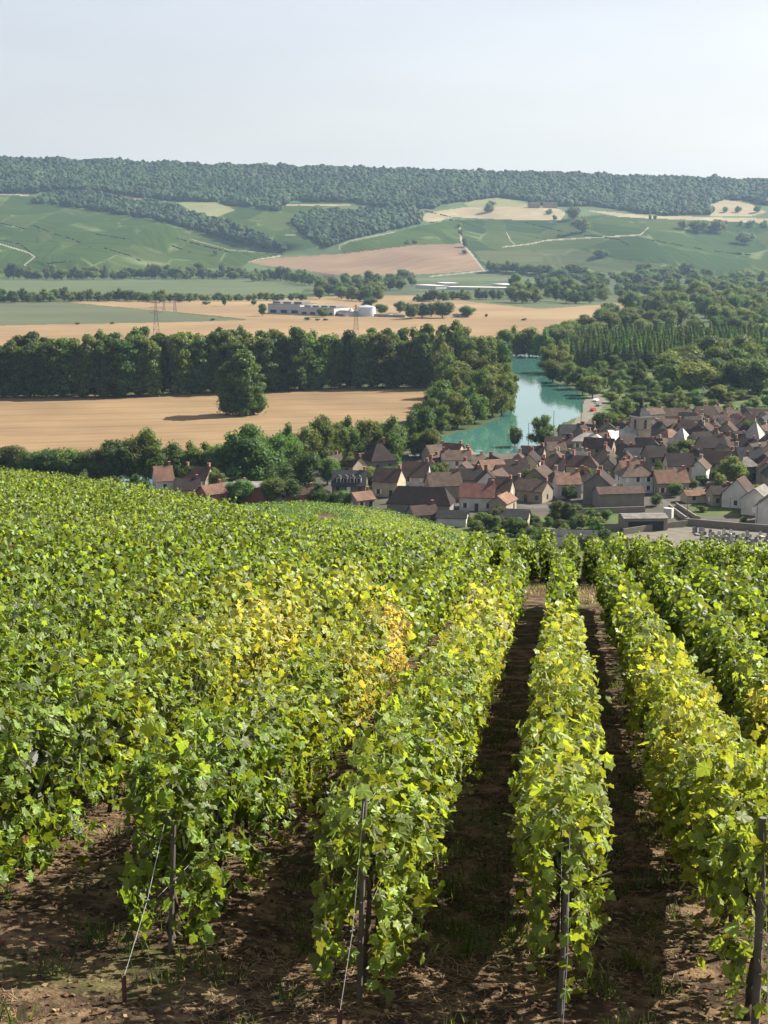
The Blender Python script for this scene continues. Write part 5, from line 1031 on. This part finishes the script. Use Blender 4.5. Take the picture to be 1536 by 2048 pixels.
# factory, tank, greenhouses, farms, pylons in the far fields
M['cladding'] = plain('cladding', (0.42, 0.42, 0.44), 0.6, 0.12, 0.05); M['tank'] = plain('tank_paint', (0.50, 0.56, 0.62), 0.45, 0.06, 0.1)
def block(name, px0, px1, py, hpx, dpt, mat, label, cat='building', n=3, roofm='r_grey'):
    a, b = at_floor(px0, py), at_floor(px1, py + 2); t = float(floor_t((px0 + px1) / 2, py)); h = hpx * t / F; L = math.hypot(b[0] - a[0], b[1] - a[1]); an = math.atan2(b[1] - a[1], b[0] - a[0])
    r = empty(name, ((a[0] + b[0]) / 2, (a[1] + b[1]) / 2, 0), an); tag(r, label, cat); l = L / 2; MB().box(-l, l, 0, dpt, -.5, h).build('wall', M[mat], r); rf = MB().box(-l - .3, l + .3, -.3, dpt + .3, h, h + .35).build('roof', M[roofm], r)
    for i in range(n):
        q = -l + (i + .5) * L / n; k = L / n * .36; MB().box(q - k, q + k, dpt * .2, dpt * .7, h + .35, h + .35 + h * .22).build('roof_unit', M['w_grey'], rf); MB().box(q - k * .8, q + k * .8, -.06, -.01, h * .1, h * .42).build('loading_door', M['dark_in'], r)
    return r
block('factory', 536, 600, 627, 19, 30, 'cladding', 'left hall of the long pale factory in the far wheat fields', 'factory'); block('factory', 600, 668, 630, 15, 30, 'cladding', 'lower right hall of the long pale factory in the far wheat fields', 'factory', 4); block('factory_annex', 670, 692, 631, 8, 14, 'w_white', 'low white annex between factory halls and tank', 'factory', 1)
def tank(px, py, wpx, hpx, label, dome):
    p = at_floor(px, py); t = float(floor_t(px, py)); w, h = wpx * t / F / 2, hpx * t / F; r = empty('storage_tank', tuple(float(q) for q in p)); tag(r, label, 'tank'); MB().bar((0, 0, 0), (0, 0, h), w, n=28).build('shell', M['tank' if not dome else 'w_white'], r); MB().bar((0, 0, h), (0, 0, h + w * (.22 if not dome else .8)), w * 1.02, w * .15, 28).build('tank_roof', M['zinc'], r)
tank(733, 632, 36, 18, 'large pale blue storage tank beside the far factory', False); tank(702, 632, 15, 9, 'small white domed tank left of the blue storage tank', True)
block('low_building', 748, 810, 633, 4, 12, 'w_cream', 'very low cream building between tank and factory trees', 'building', 2, 'r_white'); block('low_building', 905, 922, 632, 4, 8, 'w_white', 'tiny white shed right of the factory trees', 'shed', 1)
for i, (a, b, y, h, lab) in enumerate(((893,1028,579,5,'longest bright greenhouse roof below the hill'),(830,872,576,6,'white shed row left of the greenhouses'),(872,890,571,6,'short white shed behind the shed row'),(985,1015,572,4,'short greenhouse behind the longest one'))): block('greenhouse', a, b, y, h, 22, 'w_white', lab, 'greenhouse', 0, 'w_white')
for x, y, L, lab in ((636,560,22,'pale farmhouse among trees at the foot of the hill, left'),(658,562,16,'farm building right of the pale farmhouse at the hill foot'),(820,558,12,'dark-roofed barn at the left of the hill-foot meadow')): H(x, y, L, 12, 7, 4, 6, 'brown' if x > 800 else 'tan', 'cream' if x < 800 else 'brick', lab, chim=0, win=1, name='farmhouse', cat='farmhouse')
for x, L, lab in ((1068, 26, 'left farm building high on the hill beside the stubble field'), (1100, 32, 'right pale farm building high on the hill by the wood')):
    p = surf(x, 415); H(x, 415, L, 14, 7, 5, 4, 'brown', 'beige', lab, chim=0, win=0, name='farmhouse', cat='farmhouse', pos=(float(p[0]), float(p[1])), z0=float(p[2]))
def pylon(px, py, hpx, label):
    p = at_floor(px, py); t = float(floor_t(px, py)); h = hpx * t / F; r = empty('pylon', tuple(float(q) for q in p), .2); tag(r, label, 'pylon', 'pylons in the far fields'); b = MB(); w = h * .075; th = .07 + t * 1.6e-5
    lv = [0, .18, .34, .48, .60, .72, .82, .92, 1.0]; ww = lambda z: w * (1 - z) ** .9 + .35
    for sx in (-1, 1):
        for sy in (-1, 1):
            for z0, z1 in zip(lv, lv[1:]): b.bar((sx * ww(z0), sy * ww(z0), z0 * h), (sx * ww(z1), sy * ww(z1), z1 * h), th, n=4)
    for z0, z1 in zip(lv, lv[1:]):
        for s in (-1, 1):
            b.bar((-ww(z0), s * ww(z0), z0 * h), (ww(z1), s * ww(z1), z1 * h), th * .7, n=4); b.bar((ww(z0), s * ww(z0), z0 * h), (-ww(z1), s * ww(z1), z1 * h), th * .7, n=4); b.bar((-ww(z1), s * ww(z1), z1 * h), (ww(z1), s * ww(z1), z1 * h), th * .7, n=4)
    b.build('lattice', M['post'], r)
    for z, a in ((.66, .15), (.80, .19), (.93, .12)):
        m = MB(); m.bar((-a * h, 0, z * h), (a * h, 0, z * h), th, n=4); m.bar((-a * h, 0, z * h), (0, 0, (z + .05) * h), th * .7, n=4); m.bar((a * h, 0, z * h), (0, 0, (z + .05) * h), th * .7, n=4); m.build('cross_arm', M['post'], r)
pylon(313, 672, 70, 'tall lattice pylon left, its foot behind the poplar tops'); pylon(712, 668, 58, 'lattice pylon right, in front of the blue tank'); pylon(328, 622, 26, 'small pylon just right of the tall left one'); pylon(350, 624, 30, 'slightly larger small pylon in the wheat right of the tall one'); pylon(1222, 640, 26, 'small pylon at the right end of the far wheat field')
# ------------------------------------------------------------------ air
hz = bpy.data.materials.new('haze'); hz.use_nodes = True; t = hz.node_tree; t.nodes.remove(t.nodes['Principled BSDF']); pv = N(t, 'VolumePrincipled'); pv.inputs['Color'].default_value = (0.50, 0.72, 1.0, 1); pv.inputs['Density'].default_value = 0.000045; pv.inputs['Anisotropy'].default_value = 0.25
t.links.new(pv.outputs[0], t.nodes['Material Output'].inputs['Volume'])
o = MB().box(-3200, 3200, -60, 7600, -30, 420).build('haze', hz); tag(o, 'pale blue summer haze filling the valley', 'haze', kind='stuff')
